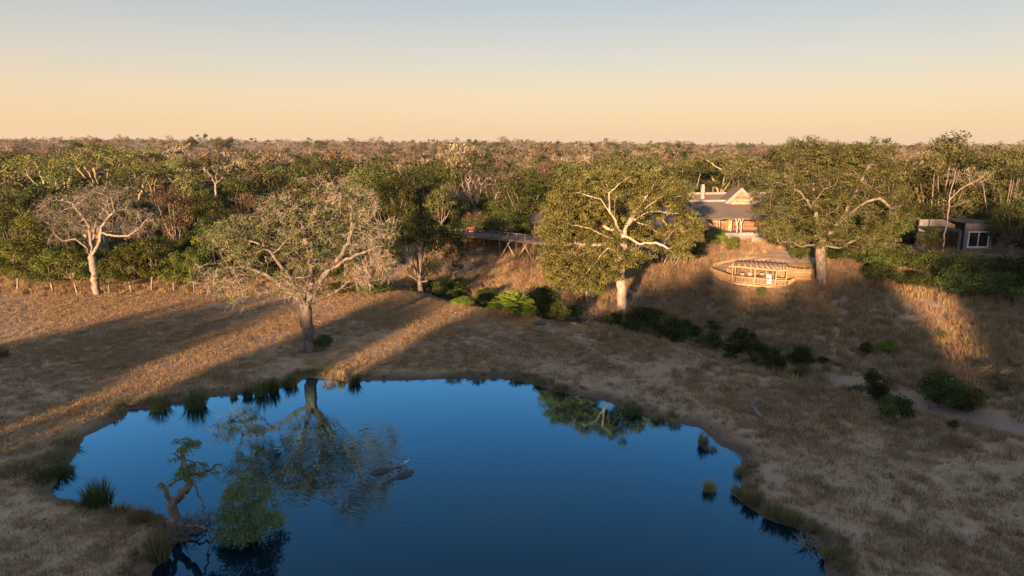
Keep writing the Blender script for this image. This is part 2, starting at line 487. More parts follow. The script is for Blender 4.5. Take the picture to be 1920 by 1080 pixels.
HIPPO_C = gz(742, 884, 0)
def water_mat():
    m, n, l, out = new_mat("pond_water")
    tc = n.new("ShaderNodeTexCoord")
    P = tc.outputs["Object"]
    # rings spreading from the animals, dying out with distance
    sub = n.new("ShaderNodeVectorMath"); sub.operation = 'SUBTRACT'; sub.inputs[1].default_value = HIPPO_C
    l.new(P, sub.inputs[0])
    ln = n.new("ShaderNodeVectorMath"); ln.operation = 'LENGTH'; l.new(sub.outputs[0], ln.inputs[0])
    nz = noise_node(n, l, .35, 2, P)
    ph = n.new("ShaderNodeMath"); ph.operation = 'MULTIPLY_ADD'; ph.inputs[1].default_value = 3.4
    l.new(nz.outputs["Fac"], ph.inputs[0]); l.new(ln.outputs["Value"], ph.inputs[2])
    k = n.new("ShaderNodeMath"); k.operation = 'MULTIPLY'; k.inputs[1].default_value = 2 * math.pi / .42; l.new(ph.outputs[0], k.inputs[0])
    sn = n.new("ShaderNodeMath"); sn.operation = 'SINE'; l.new(k.outputs[0], sn.inputs[0])
    fall = n.new("ShaderNodeMapRange"); fall.inputs["From Min"].default_value = 1.0; fall.inputs["From Max"].default_value = 17.0
    fall.inputs["To Min"].default_value = 1.0; fall.inputs["To Max"].default_value = 0.0
    l.new(ln.outputs["Value"], fall.inputs[0])
    f2 = n.new("ShaderNodeMath"); f2.operation = 'POWER'; f2.inputs[1].default_value = 1.6; l.new(fall.outputs[0], f2.inputs[0])
    rg = n.new("ShaderNodeMath"); rg.operation = 'MULTIPLY'; l.new(sn.outputs[0], rg.inputs[0]); l.new(f2.outputs[0], rg.inputs[1])
    r2 = n.new("ShaderNodeMath"); r2.operation = 'MULTIPLY'; r2.inputs[1].default_value = .0018; l.new(rg.outputs[0], r2.inputs[0])
    small = noise_node(n, l, 3.0, 3, P)
    s2 = n.new("ShaderNodeMath"); s2.operation = 'MULTIPLY_ADD'; s2.inputs[1].default_value = .0012
    l.new(small.outputs["Fac"], s2.inputs[0]); l.new(r2.outputs[0], s2.inputs[2])
    b = n.new("ShaderNodeBump"); b.inputs["Strength"].default_value = 1.0; b.inputs["Distance"].default_value = 1.0
    l.new(s2.outputs[0], b.inputs["Height"])
    fr = n.new("ShaderNodeFresnel"); fr.inputs["IOR"].default_value = 1.34
    l.new(b.outputs[0], fr.inputs["Normal"])
    gl = n.new("ShaderNodeBsdfGlossy"); gl.inputs["Roughness"].default_value = .012
    gl.inputs["Color"].default_value = (.42, .80, 1.0, 1)
    l.new(b.outputs[0], gl.inputs["Normal"])
    df = n.new("ShaderNodeBsdfDiffuse"); df.inputs["Color"].default_value = (.001, .006, .014, 1)
    mx = n.new("ShaderNodeMixShader")
    gn = n.new('ShaderNodeMath'); gn.operation = 'POWER'; gn.use_clamp = True; gn.inputs[1].default_value = 1.6
    g4 = n.new('ShaderNodeMath'); g4.operation = 'MULTIPLY'; g4.inputs[1].default_value = 4.3
    l.new(fr.outputs[0], g4.inputs[0]); l.new(g4.outputs[0], gn.inputs[0]); l.new(gn.outputs[0], mx.inputs[0]); l.new(df.outputs[0], mx.inputs[1]); l.new(gl.outputs[0], mx.inputs[2])
    l.new(mx.outputs[0], out.inputs[0])
    return m
# ------------------------------------------------------------------ ground and water
def graded(lo, hi, f0, f1, step, g=1.13):
    a = list(np.arange(f0, f1 + 1e-6, step))
    s, x = step, f1
    while x < hi:
        s *= g; x += s; a.append(min(x, hi))
    s, x, b = step, f0, []
    while x > lo:
        s *= g; x -= s; b.append(max(x, lo))
    return np.array(b[::-1] + a)

xs = graded(-3200, 3200, -44, 46, .42)
ys = graded(-400, 5200, 22, 108, .42, 1.09)
GX, GY = np.meshgrid(xs, ys)
gx, gy_ = GX.ravel(), GY.ravel()
gzv = height(gx, gy_)
nx, ny = len(xs), len(ys)
ii = (np.arange(ny - 1)[:, None] * nx + np.arange(nx - 1)[None, :]).ravel()
gme = mesh_np("ground", np.stack([gx, gy_, gzv], 1), [np.stack([ii, ii + 1, ii + nx + 1, ii + nx], 1)], ground_mat(), smooth=True)
PD, CS = pond_sd(gx, gy_), chan_sd(gx, gy_)
wetm = sstep(1.5, .0, PD + .6 * wob(gx * 1.3, gy_ * 1.3, 5)) * .9
sandm = sstep(3.6, 2.2, np.abs(CS + .3) + .6 * wob(gx, gy_, 9)) * sstep(26, 31, gx) * sstep(80, 60, gx)
litter = np.clip(sstep(4, 12, CS) * sstep(-28, -34, gx) + sstep(30, 44, CS) * sstep(10, -12, gx) + sstep(24, 34, CS) * sstep(47, 54, gx) + sstep(62, 72, CS), 0, 1) * sstep(420, 200, gy_)
def near_line(px):
    pts = np.array([gz(u, v, .5)[:2] for u, v in px])
    return seg_dist(gx, gy_, pts, False)
t1 = near_line([(1000, 600), (1100, 640), (1200, 690), (1330, 770), (1450, 840), (1600, 920), (1800, 1000), (2000, 1080)])
t2 = near_line([(880, 640), (1050, 680), (1180, 735), (1290, 780), (1400, 845), (1480, 920), (1600, 1000), (1750, 1090)])
track = np.clip(sstep(1.5, .4, t1 + .5 * wob(gx * 1.1, gy_ * 1.1, 4)) * .45 + sstep(1.8, .4, t2 + .6 * wob(gx, gy_, 6)) * .5, 0, 1) * (CS < -1)
for nm, a in (("wet", wetm), ("sand", sandm), ("litter", litter), ("track", track)):
    at = gme.attributes.new(nm, 'FLOAT', 'POINT')
    at.data.foreach_set("value", a.astype(np.float32))
ground = tag(obj("ground", gme), kind="structure")

wm = MB()
cx, cy = POND.mean(0)
PW = [(cx + (p[0] - cx) * 1.06 + .6 * np.sign(p[0] - cx), cy + (p[1] - cy) * 1.06 + .6 * np.sign(p[1] - cy)) for p in POND]
x0, x1, y0, y1 = POND[:, 0].min() - 1, POND[:, 0].max() + 1, POND[:, 1].min() - 1, POND[:, 1].max() + 1
wm.add([(x0, y0, 0), (x1, y0, 0), (x1, y1, 0), (x0, y1, 0)], [(0, 1, 2, 3)])
tag(wm.build("pond_water", water_mat()), kind="structure")

# ------------------------------------------------------------------ scatter (geometry nodes) for what nobody could count
def scatter_group(collection):
    ng = bpy.data.node_groups.new("scatter", 'GeometryNodeTree')
    ng.interface.new_socket("Geometry", in_out='INPUT', socket_type='NodeSocketGeometry')
    ng.interface.new_socket("Geometry", in_out='OUTPUT', socket_type='NodeSocketGeometry')
    n, l = ng.nodes, ng.links
    gi, go = n.new("NodeGroupInput"), n.new("NodeGroupOutput")
    ip = n.new("GeometryNodeInstanceOnPoints")
    ci = n.new("GeometryNodeCollectionInfo")
    ci.inputs["Collection"].default_value = collection
    ci.inputs["Separate Children"].default_value = True
    ci.inputs["Reset Children"].default_value = True
    def na(name, t):
        a = n.new("GeometryNodeInputNamedAttribute"); a.data_type = t
        a.inputs["Name"].default_value = name
        return a.outputs["Attribute"]
    er = n.new("FunctionNodeEulerToRotation")
    l.new(gi.outputs[0], ip.inputs["Points"])
    l.new(ci.outputs[0], ip.inputs["Instance"])
    ip.inputs["Pick Instance"].default_value = True
    l.new(na("idx", 'INT'), ip.inputs["Instance Index"])
    l.new(na("rot", 'FLOAT_VECTOR'), er.inputs[0]); l.new(er.outputs[0], ip.inputs["Rotation"])
    l.new(na("scl", 'FLOAT_VECTOR'), ip.inputs["Scale"])
    l.new(ip.outputs[0], go.inputs[0])
    return ng

def scatter(name, pts, scl, meshes, label=None, cat=None, tilt=.12, kind="stuff", flat=None):
    col = bpy.data.collections.new(name + "_source")
    for i, me in enumerate(meshes):
        col.objects.link(bpy.data.objects.new("%s_piece_%02d" % (name, i), me))
    me = bpy.data.meshes.new(name)
    N = len(pts)
    me.vertices.add(N)
    me.vertices.foreach_set("co", np.asarray(pts, np.float32).ravel())
    a = me.attributes.new("idx", 'INT', 'POINT'); a.data.foreach_set("value", rng.integers(0, len(meshes), N).astype(np.int32))
    rot = np.stack([rng.normal(0, tilt, N), rng.normal(0, tilt, N), rng.uniform(0, 6.28, N)], 1).astype(np.float32)
    a = me.attributes.new("rot", 'FLOAT_VECTOR', 'POINT'); a.data.foreach_set("vector", rot.ravel())
    s = np.repeat(np.asarray(scl, np.float32)[:, None], 3, 1)
    s[:, 2] *= rng.uniform(.75, 1.3, N)
    a = me.attributes.new("scl", 'FLOAT_VECTOR', 'POINT'); a.data.foreach_set("vector", s.ravel())
    o = obj(name, me)
    md = o.modifiers.new("scatter", 'NODES'); md.node_group = scatter_group(col)
    return tag(o, label, cat, kind=kind)

def tuft_mesh(name, n, hgt, spread, lean, width, mat, seed, segs=2, dome=False):
    """one tuft of bent tapering blades"""
    g = np.random.default_rng(seed)
    V, T, Q, tint = [], [], [], []
    k = 0
    for i in range(n):
        a = g.uniform(0, 6.283); r = spread * math.sqrt(g.uniform()) * .6
        b = a + g.normal(0, .7)
        h = hgt * g.uniform(.5, 1.1); ln = lean * h * g.uniform(.3, 1.3)
        if dome:
            q_ = r / (spread * .6)
            h *= 1.05 - .55 * q_ * q_; ln *= .3 + 1.3 * q_; b = a + g.normal(0, .35)
        bx, by = r * math.cos(a), r * math.sin(a)
        dx, dy = math.cos(b), math.sin(b)
        c = g.uniform(0, 6.283)
        px, py = math.cos(c) * width * .5, math.sin(c) * width * .5
        mx_, my_ = bx + dx * ln * .35, by + dy * ln * .35
        tx, ty = bx + dx * ln, by + dy * ln
        V += [(bx - px, by - py, -.03), (bx + px, by + py, -.03), (mx_ + px * .8, my_ + py * .8, h * .6), (mx_ - px * .8, my_ - py * .8, h * .6), (tx, ty, h)]
        Q.append((k, k + 1, k + 2, k + 3)); T.append((k + 3, k + 2, k + 4))
        k += 5
        tint.append(g.uniform())
    return mesh_np(name, V, [Q, T], mat, tint + tint)

short_t = [tuft_mesh("meadow_tuft", 26, .17, .55, .9, .022, M['straw'], i) for i in range(4)]
dull_t = [tuft_mesh("meadow_tuft_dull", 26, .17, .55, .9, .022, M['straw_dull'], 20 + i) for i in range(4)]
tall_t = [tuft_mesh("tall_tuft", 38, .75, .55, .55, .03, M['straw'], 40 + i) for i in range(4)]
talld_t = [tuft_mesh("tall_tuft_dull", 38, .7, .55, .6, .03, M['straw_dull'], 60 + i) for i in range(4)]
green_t = [tuft_mesh("green_tuft", 34, .5, .5, .6, .028, M['straw_green'], 80 + i) for i in range(3)]

def in_view(x, y, margin=1.06):
    return (y > 25) & (np.abs(x) < (y * 1.0 + 6) * (960 / FPX) * margin + 2)

def sample(n, x0, x1, y0, y1):
    return rng.uniform(x0, x1, n), rng.uniform(y0, y1, n)

# short meadow grass on the near side of the dry channel
x, y = sample(135000, -72, 46, 27, 99)
pd, cs = pond_sd(x, y), chan_sd(x, y)
tr1 = np.minimum(seg_dist(x, y, np.array([gz(u, v, .5)[:2] for u, v in [(1000, 600), (1200, 690), (1450, 840), (1800, 1000)]]), False),
                 seg_dist(x, y, np.array([gz(u, v, .5)[:2] for u, v in [(880, 640), (1180, 735), (1290, 780), (1400, 845), (1480, 920), (1750, 1090)]]), False))
keep = in_view(x, y) & ~((np.abs(cs + .3) < 2.9) & (x > 28)) & (pd > .35) & ((cs < 1.5) | ((x > 27.5) & (x < 42) & (y > 85.5)))
pr = np.clip(.66 + .75 * wob(x * .6, y * .6, 8) + .3 * wob(x * 2.3, y * 2.3, 3), .1, 1) * np.clip(pd / 2.5, .15, 1) * np.clip(tr1 / 1.8, .45, 1)
pr = np.where((x > 12) & (y < 60), pr * .8, pr)
keep &= rng.uniform(size=len(x)) < pr
x, y, cs, pd = x[keep], y[keep], cs[keep], pd[keep]
s = rng.uniform(.6, 1.35, len(x)) * np.where(x > 12, 1.25, 1.0)
dullm = rng.uniform(size=len(x)) < np.clip(.45 + .4 * wob(x * .35, y * .35, 12), .1, .9)
pts = np.stack([x, y, height(x, y)], 1)
scatter("meadow_grass", pts[~dullm], s[~dullm], short_t)
scatter("faded_meadow_grass", pts[dullm], s[dullm], dull_t)

# tall grass: far bank, channel sides, the right-hand bank, the skirt under the left tree line
x, y = sample(90000, -75, 85, 40, 135)
cs, pd = chan_sd(x, y), pond_sd(x, y)
clear_lodge = ~((x > 24) & (x < 52) & (y > 114.6)) & ~((x > 28) & (x < 41) & (y > 86.3) & (y < 98.5)) & ~((x > 28.5) & (x < 45) & (y > 98) & (y < 100.5 + (x - 28.5) * .55))
far = (cs > .5) & (cs < 62) & (x > -16) & ~((np.abs(cs + .3) < 3.0) & (x > 29))
skirt = (x <= -16) & (cs > -9) & (cs < 2) & (rng.uniform(size=len(x)) < sstep(-9, -1, cs))
nearr = (cs <= .5) & (cs > -14) & (x > 8) & (rng.uniform(size=len(x)) < .5 * sstep(-14, -3, cs)) & (np.abs(cs + .3) > 2.9)
keep = in_view(x, y) & clear_lodge & (pd > 2.5) & (far | skirt | nearr)
keep &= rng.uniform(size=len(x)) < np.clip(.55 + .6 * wob(x * .5, y * .5, 15), .12, 1)
x, y, cs = x[keep], y[keep], cs[keep]
pts = np.stack([x, y, height(x, y)], 1)
s = rng.uniform(.55, 1.3, len(x)) * np.where(cs < .5, .85, 1.0)
which = rng.uniform(size=len(x)) + .22 * wob(x * .4, y * .4, 18)
a, b = which < .5, (which >= .5) & (which < .93)
scatter("tall_dry_grass", pts[a], s[a], tall_t)
scatter("tall_faded_grass", pts[b], s[b], talld_t)
scatter("half_green_grass", pts[~a & ~b], s[~a & ~b] * .95, green_t)

# longer tussocks standing out of the trampled right-hand bank
x, y = sample(9000, 8, 46, 27, 80)
pd, cs = pond_sd(x, y), chan_sd(x, y)
keep = in_view(x, y) & (pd > 1.2) & (cs < -3.2) & (rng.uniform(size=len(x)) < np.clip(.12 + .55 * wob(x * .55, y * .55, 27), .02, .6))
x, y = x[keep], y[keep]
scatter("bank_tussocks", np.stack([x, y, height(x, y)], 1), rng.uniform(.3, .75, len(x)), talld_t + tall_t[:2] + green_t[:1])

# coarse fringe of grass along the pond edge
x, y = sample(60000, -32, 22, 24, 62)
pd = pond_sd(x, y)
keep = in_view(x, y) & (pd > -.05) & (pd < .9) & (rng.uniform(size=len(x)) < np.clip(.12 + .55 * wob(x * 1.2, y * 1.2, 21), .02, .9))
x, y = x[keep], y[keep]
scatter("shore_grass", np.stack([x, y, height(x, y)], 1), rng.uniform(.35, .75, len(x)), green_t)
# ------------------------------------------------------------------ trees
def colonize(att, nodes, parents, step, di, dk, g, iters=90, grav=(0, 0, .05)):
    """space colonisation: grows the given nodes into the cloud of attraction points"""
    N = [np.asarray(p, float) for p in nodes]
    Pn = list(parents)
    A = np.asarray(att, float)
    best = np.full(len(A), 1e9); who = np.zeros(len(A), int)
    new = np.arange(len(N))
    grav = np.asarray(grav)
    for it in range(iters):
        if len(A) == 0:
            break
        NN = np.asarray([N[i] for i in new])
        if len(NN):
            d = np.linalg.norm(A[:, None, :] - NN[None], axis=2)
            j = d.argmin(1); m = d[np.arange(len(A)), j]
            up = m < best
            best[up] = m[up]; who[up] = new[j[up]]
        keep = best > dk
        A, best, who = A[keep], best[keep], who[keep]
        near = best < di
        if not near.any():
            break
        idx = who[near]
        vec = A[near] - np.asarray(N)[idx]
        vec /= np.linalg.norm(vec, axis=1)[:, None] + 1e-9
        uniq, inv = np.unique(idx, return_inverse=True)
        acc = np.zeros((len(uniq), 3)); np.add.at(acc, inv, vec)
        new = []
        for q, i in enumerate(uniq):
            v = acc[q] / (np.linalg.norm(acc[q]) + 1e-9) + grav + g.normal(0, .16, 3)
            v /= np.linalg.norm(v)
            p = N[i] + v * step
            N.append(p); Pn.append(int(i)); new.append(len(N) - 1)
        new = np.asarray(new)
        if len(N) > 6000:
            break
    return np.asarray(N), np.asarray(Pn)

def radii(N, P, r0, rbase, pw=1.55, extra=None):
    n = len(N)
    acc = np.zeros(n)
    for q, w_ in (extra or {}).items(): acc[q] = w_
    tips = np.ones(n, bool)
    for i in range(n - 1, 0, -1):
        if acc[i] == 0: acc[i] = 1.0
        acc[P[i]] += acc[i]; tips[P[i]] = False
    if acc[0] == 0: acc[0] = 1
    r = acc ** (1 / pw)
    r = r / r[0]
    return r0 + (rbase - r0) * r, tips

def wood(N, P, r, name, mat, flare=1.25, sides=(8, 5, 3), rmin=0.0):
    """tubes along the chains of a branch skeleton"""
    n = len(N)
    kids = [[] for _ in range(n)]
    for i in range(1, n):
        kids[P[i]].append(i)
    V, Q, k0 = [], [], 0
    stack = [(0, None)]
    up = np.array((.31, .77, .55))
    while stack:
        s, frm = stack.pop()
        ch = ([frm] if frm is not None else []) + [s]
        i = s
        while kids[i]:
            ks = sorted(kids[i], key=lambda q: -r[q])
            for q in ks[1:]:
                stack.append((q, i))
            i = ks[0]; ch.append(i)
        if len(ch) < 2 or r[ch[min(1, len(ch) - 1)]] < rmin:
            continue
        pts = N[ch]; rr = r[ch].copy()
        if frm is not None: rr[0] = min(rr[0], rr[1] * 1.25)
        if frm is None: rr[0] *= flare
        rr[-1] *= .5
        ns = sides[0] if rr[1] > .12 else sides[1] if rr[1] > .045 else sides[2]
        d = np.gradient(pts, axis=0)
        d /= np.linalg.norm(d, axis=1)[:, None] + 1e-9
        a = np.cross(d, up); a /= np.linalg.norm(a, axis=1)[:, None] + 1e-9
        b = np.cross(d, a)
        th = np.arange(ns) * 2 * math.pi / ns
        ring = pts[:, None] + rr[:, None, None] * (a[:, None] * np.cos(th)[None, :, None] + b[:, None] * np.sin(th)[None, :, None])
        V.append(ring.reshape(-1, 3))
        m = len(ch)
        base = k0 + (np.arange(m - 1)[:, None] * ns + np.arange(ns)[None]).ravel()
        nxt = k0 + (np.arange(m - 1)[:, None] * ns + ((np.arange(ns) + 1) % ns)[None]).ravel()
        Q.append(np.stack([base, nxt, nxt + ns, base + ns], 1))
        k0 += m * ns
    return mesh_np(name, np.concatenate(V), [np.concatenate(Q)], mat, smooth=True)

def cards(pos, nrm, size, g, aspect=.5):
    """leaf faces: folded rhombs round pos, facing nrm"""
    n = len(pos)
    t = g.normal(size=(n, 3))
    t -= nrm * (t * nrm).sum(1)[:, None]
    t /= np.linalg.norm(t, axis=1)[:, None] + 1e-9
    b = np.cross(nrm, t)
    L = size[:, None] * .5
    W = L * aspect
    V = np.stack([pos - t * L, pos + b * W + nrm * W * .25, pos + t * L, pos - b * W + nrm * W * .25], 1).reshape(-1, 3)
    i = np.arange(n) * 4
    return V, np.stack([i, i + 1, i + 2, i + 3], 1)

def unit(v):
    return v / (np.linalg.norm(v, axis=1)[:, None] + 1e-9)

def clump_leaves(cen, cr, per, size, g, flat=.75, outward=1.15, tint_bias=None):
    """leaf faces gathered on rounded clumps; returns vertices, faces, tint"""
    P, Nn, S, T = [], [], [], []
    for c, r_ in zip(cen, cr):
        m = max(4, int(per * g.uniform(.75, 1.25)))
        d = unit(g.normal(size=(m, 3)))
        d[:, 2] = np.where(d[:, 2] < -.35, -d[:, 2] * g.uniform(0, 1, m), d[:, 2])
        rad = r_ * (.45 + .6 * g.uniform(size=m) ** .6)
        q = d * rad[:, None]; q[:, 2] *= flat
        P.append(c + q)
        Nn.append(unit(d * outward + g.normal(0, .5, (m, 3))))
        S.append(size * g.uniform(.6, 1.4, m))
        T.append(np.clip(g.uniform(.15, .85) + g.normal(0, .22, m), 0, 1))
    P, Nn, S, T = np.concatenate(P), np.concatenate(Nn), np.concatenate(S), np.concatenate(T)
    V, Q = cards(P, Nn, S, g)
    return V, Q, T

def twig_strands(tips, dirs, n, length, rad, g, droop=-.1, spread=.8, segs=3):
    """fine bare twigs fanning out of branch ends: thin three-sided strands"""
    V, Q, T = [], [], []
    k0 = 0
    th = np.arange(3) * 2 * math.pi / 3
    for p, d in zip(tips, dirs):
        for _ in range(n):
            v = d + g.normal(0, spread, 3); v /= np.linalg.norm(v) + 1e-9
            L = length * g.uniform(.5, 1.3)
            pts = [np.asarray(p)]
            for s_ in range(segs):
                v = v + g.normal(0, .22, 3) + np.array((0, 0, droop)); v /= np.linalg.norm(v)
                pts.append(pts[-1] + v * L / segs)
            pts = np.asarray(pts)
            rr = np.linspace(rad, rad * .35, segs + 1)
            dd = np.gradient(pts, axis=0); dd = unit(dd)
            a = unit(np.cross(dd, np.array((.31, .77, .55)))); b = np.cross(dd, a)
            ring = pts[:, None] + rr[:, None, None] * (a[:, None] * np.cos(th)[None, :, None] + b[:, None] * np.sin(th)[None, :, None])
            V.append(ring.reshape(-1, 3))
            base = k0 + (np.arange(segs)[:, None] * 3 + np.arange(3)[None]).ravel()
            nxt = k0 + (np.arange(segs)[:, None] * 3 + ((np.arange(3) + 1) % 3)[None]).ravel()
            Q.append(np.stack([base, nxt, nxt + 3, base + 3], 1)); k0 += 3 * (segs + 1)
            T.append(np.full(3 * segs, g.uniform()))
    return np.concatenate(V), np.concatenate(Q), np.concatenate(T)

def lobe_points(lobes, n, g):
    """points through a union of ellipsoids (cx,cy,cz,rx,ry,rz,leafiness); also the leafiness at each point"""
    vol = np.array([l[3] * l[4] * l[5] for l in lobes])
    cnt = np.maximum(6, (n * vol / vol.sum()).astype(int))
    P, lf = [], []
    for l, c in zip(lobes, cnt):
        d = unit(g.normal(size=(c, 3))) * (g.uniform(size=c) ** .42)[:, None]
        P.append(np.array(l[:3]) + d * np.array(l[3:6])); lf.append(np.full(c, l[6]))
    return np.concatenate(P), np.concatenate(lf)

def hero_tree(base, trunk, limbs, lobes, seed, n_att, step, r_base, bark, leaf, leaf_size, per, twigs=0, twig_len=.9, twig_mat=None, clump=.55, di=5.0, r0=.022, flare=1.3, twig_r=.016, weight=None, rcap=None, fill=0):
    g = np.random.default_rng(seed)
    nodes, par = [np.array(trunk[0], float)], [-1]
    def addline(line, start):
        cur = start
        pts = [nodes[start]] + [np.array(p, float) for p in line]
        for a, b in zip(pts[:-1], pts[1:]):
            m = max(1, int(np.linalg.norm(b - a) / step))
            for q in range(1, m + 1):
                jit = g.normal(0, .06, 3) if q < m else 0
                nodes.append(a + (b - a) * q / m + jit); par.append(cur); cur = len(nodes) - 1
        return cur
    fork = addline(trunk[1:], 0)
    heavy = {}
    for li, l in enumerate(limbs):
        d = [np.linalg.norm(np.asarray(nd) - np.array(l[0], float)) for nd in nodes]
        end = addline(l[1:], int(np.argmin(d)))
        if weight and weight[li]: heavy[end] = weight[li]
    att, _ = lobe_points(lobes, n_att, g)
    N, P = colonize(att, nodes, par, step, di, step * 1.15, g)
    r, tips = radii(N, P, r0, r_base, extra=heavy)
    if rcap:
        hard = np.arange(len(N)) > fork
        r = np.where(hard, np.minimum(r, rcap), r)
    w = wood(N, P, r, "trunk", bark, flare)
    ti = np.nonzero(tips)[0]
    near = np.nonzero((r < r0 + (r_base - r0) * .11) & ~tips)[0]
    print('hero', seed, len(N), len(ti), len(near))
    def leafiness(p):
        L = np.zeros(len(p)); W = np.zeros(len(p)) + 1e-6
        for l in lobes:
            q = ((p - np.array(l[:3])) / np.array(l[3:6])) ** 2
            k = np.exp(-q.sum(1) * 1.2)
            L += k * l[6]; W += k
        return L / W
    src = np.concatenate([ti, near])
    lf = leafiness(N[src])
    pick = src[g.uniform(size=len(src)) < np.where(tips[src], lf * .95, lf * .5)]
    out = [("trunk", w)]
    if len(pick):
        cen = N[pick] + g.normal(0, .15, (len(pick), 3))
        if fill:
            fp, fl_ = lobe_points([l for l in lobes if l[6] > .85], fill, g)
            cen = np.concatenate([cen, fp])
        V, Q, T = clump_leaves(cen, g.uniform(.6, 1.25, len(cen)) * clump, per, leaf_size, g)
        out.append(("crown", mesh_np("crown", V, [Q], leaf, T)))
    if twigs:
        bi = ti[g.uniform(size=len(ti)) < 1.15 - leafiness(N[ti]) * .6]
        extra = near[g.uniform(size=len(near)) < .35 * (1.1 - leafiness(N[near]))]
        bi = np.concatenate([bi, extra])
        dr = unit(N[bi] - N[P[bi]])
        V, Q, T = twig_strands(N[bi], dr, twigs, twig_len, twig_r, g)
        out.append(("bare_twigs", mesh_np("bare_twigs", V, [Q], twig_mat or bark, T)))
    return out

def place_tree(name, loc, parts, label, cat="tree", group=None, rz=0.0, scale=(1, 1, 1)):
    e = empty(name, loc, rz, label, cat, group)
    e.scale = scale
    for nm, me in parts:
        o = obj(nm, me, e)
        if nm == 'bare_twigs': o['kind'] = 'stuff'
    return e

def px_frame(u0, v0, z0=None):
    """local metres of a tree from photograph pixels: x to the right, z up, from its foot at pixel (u0, v0)"""
    b = hit(u0, v0) if z0 is None else gz(u0, v0, z0)
    def loc(u, v, dy=0.0):
        p = gy(u, v, b.y + dy)
        return (p.x - b.x, dy, p.z - b.z)
    k = (b.y * cp + (CAMZ - b.z) * sp) / FPX
    return b, loc, k

def lobes_px(loc, k, L):
    return [(*loc(u, v, dy), ru * k, rd, rv * k, lf) for (u, v, dy, ru, rd, rv, lf) in L]

# the grey half-bare tree at the water's edge
b, L, k = px_frame(580, 658)
parts = hero_tree(b, [(0, 0, -.2), L(577, 628), L(574, 598), L(572, 572)],
    [[L(575, 575), L(590, 548, -.3), L(612, 512, -.6), L(640, 480, -.8), L(655, 455, -.6), L(660, 420, -.4), L(655, 385, -.3)],
     [L(612, 512, -.6), L(650, 485, -1.4), L(690, 470, -1.8), L(715, 462, -2.2)],
     [L(574, 580), L(560, 560, -.8), L(535, 546, -1.5), L(505, 548, -2.2)],
     [L(574, 575), L(540, 545, .8), L(500, 515, 1.0), L(455, 500, 1.2), L(420, 505, 1.2)],
     [L(578, 572), L(585, 530, .6), L(580, 480, .9), L(570, 430, .9), L(548, 392, .8)],
     [L(585, 530, .6), L(600, 470, 2.4), L(615, 420, 3.4)],
     [L(574, 575), L(545, 520, -1.8), L(510, 475, -3.0), L(480, 455, -3.4)],
     [L(578, 573), L(615, 555, -1.6), L(640, 540, -2.4), L(655, 528, -2.6)]],
    lobes_px(L, k, [(425, 522, .5, 60, 3.4, 34, .3), (465, 450, -.5, 78, 4.0, 46, .95), (535, 395, .5, 55, 3.2, 38, .62), (645, 372, .0, 62, 3.2, 36, .42),
                    (700, 440, -.6, 46, 3.2, 50, .14), (692, 500, -.8, 52, 3.4, 32, .14), (590, 445, .6, 66, 4.4, 56, .8), (560, 528, -.6, 52, 3.6, 26, .5),
                    (440, 565, -2.2, 22, 1.2, 18, .8)]),
    3, 1500, .4, .58, M['trunk_bark'], M['marula'], .17, 44, twigs=5, twig_len=1.0, twig_mat=M['pale_bark'], clump=.6, di=6.0, r0=.012, rcap=.27)
place_tree("riverside_tree", b, parts, "broad half-bare grey tree standing alone at the pond's far edge", "tree")

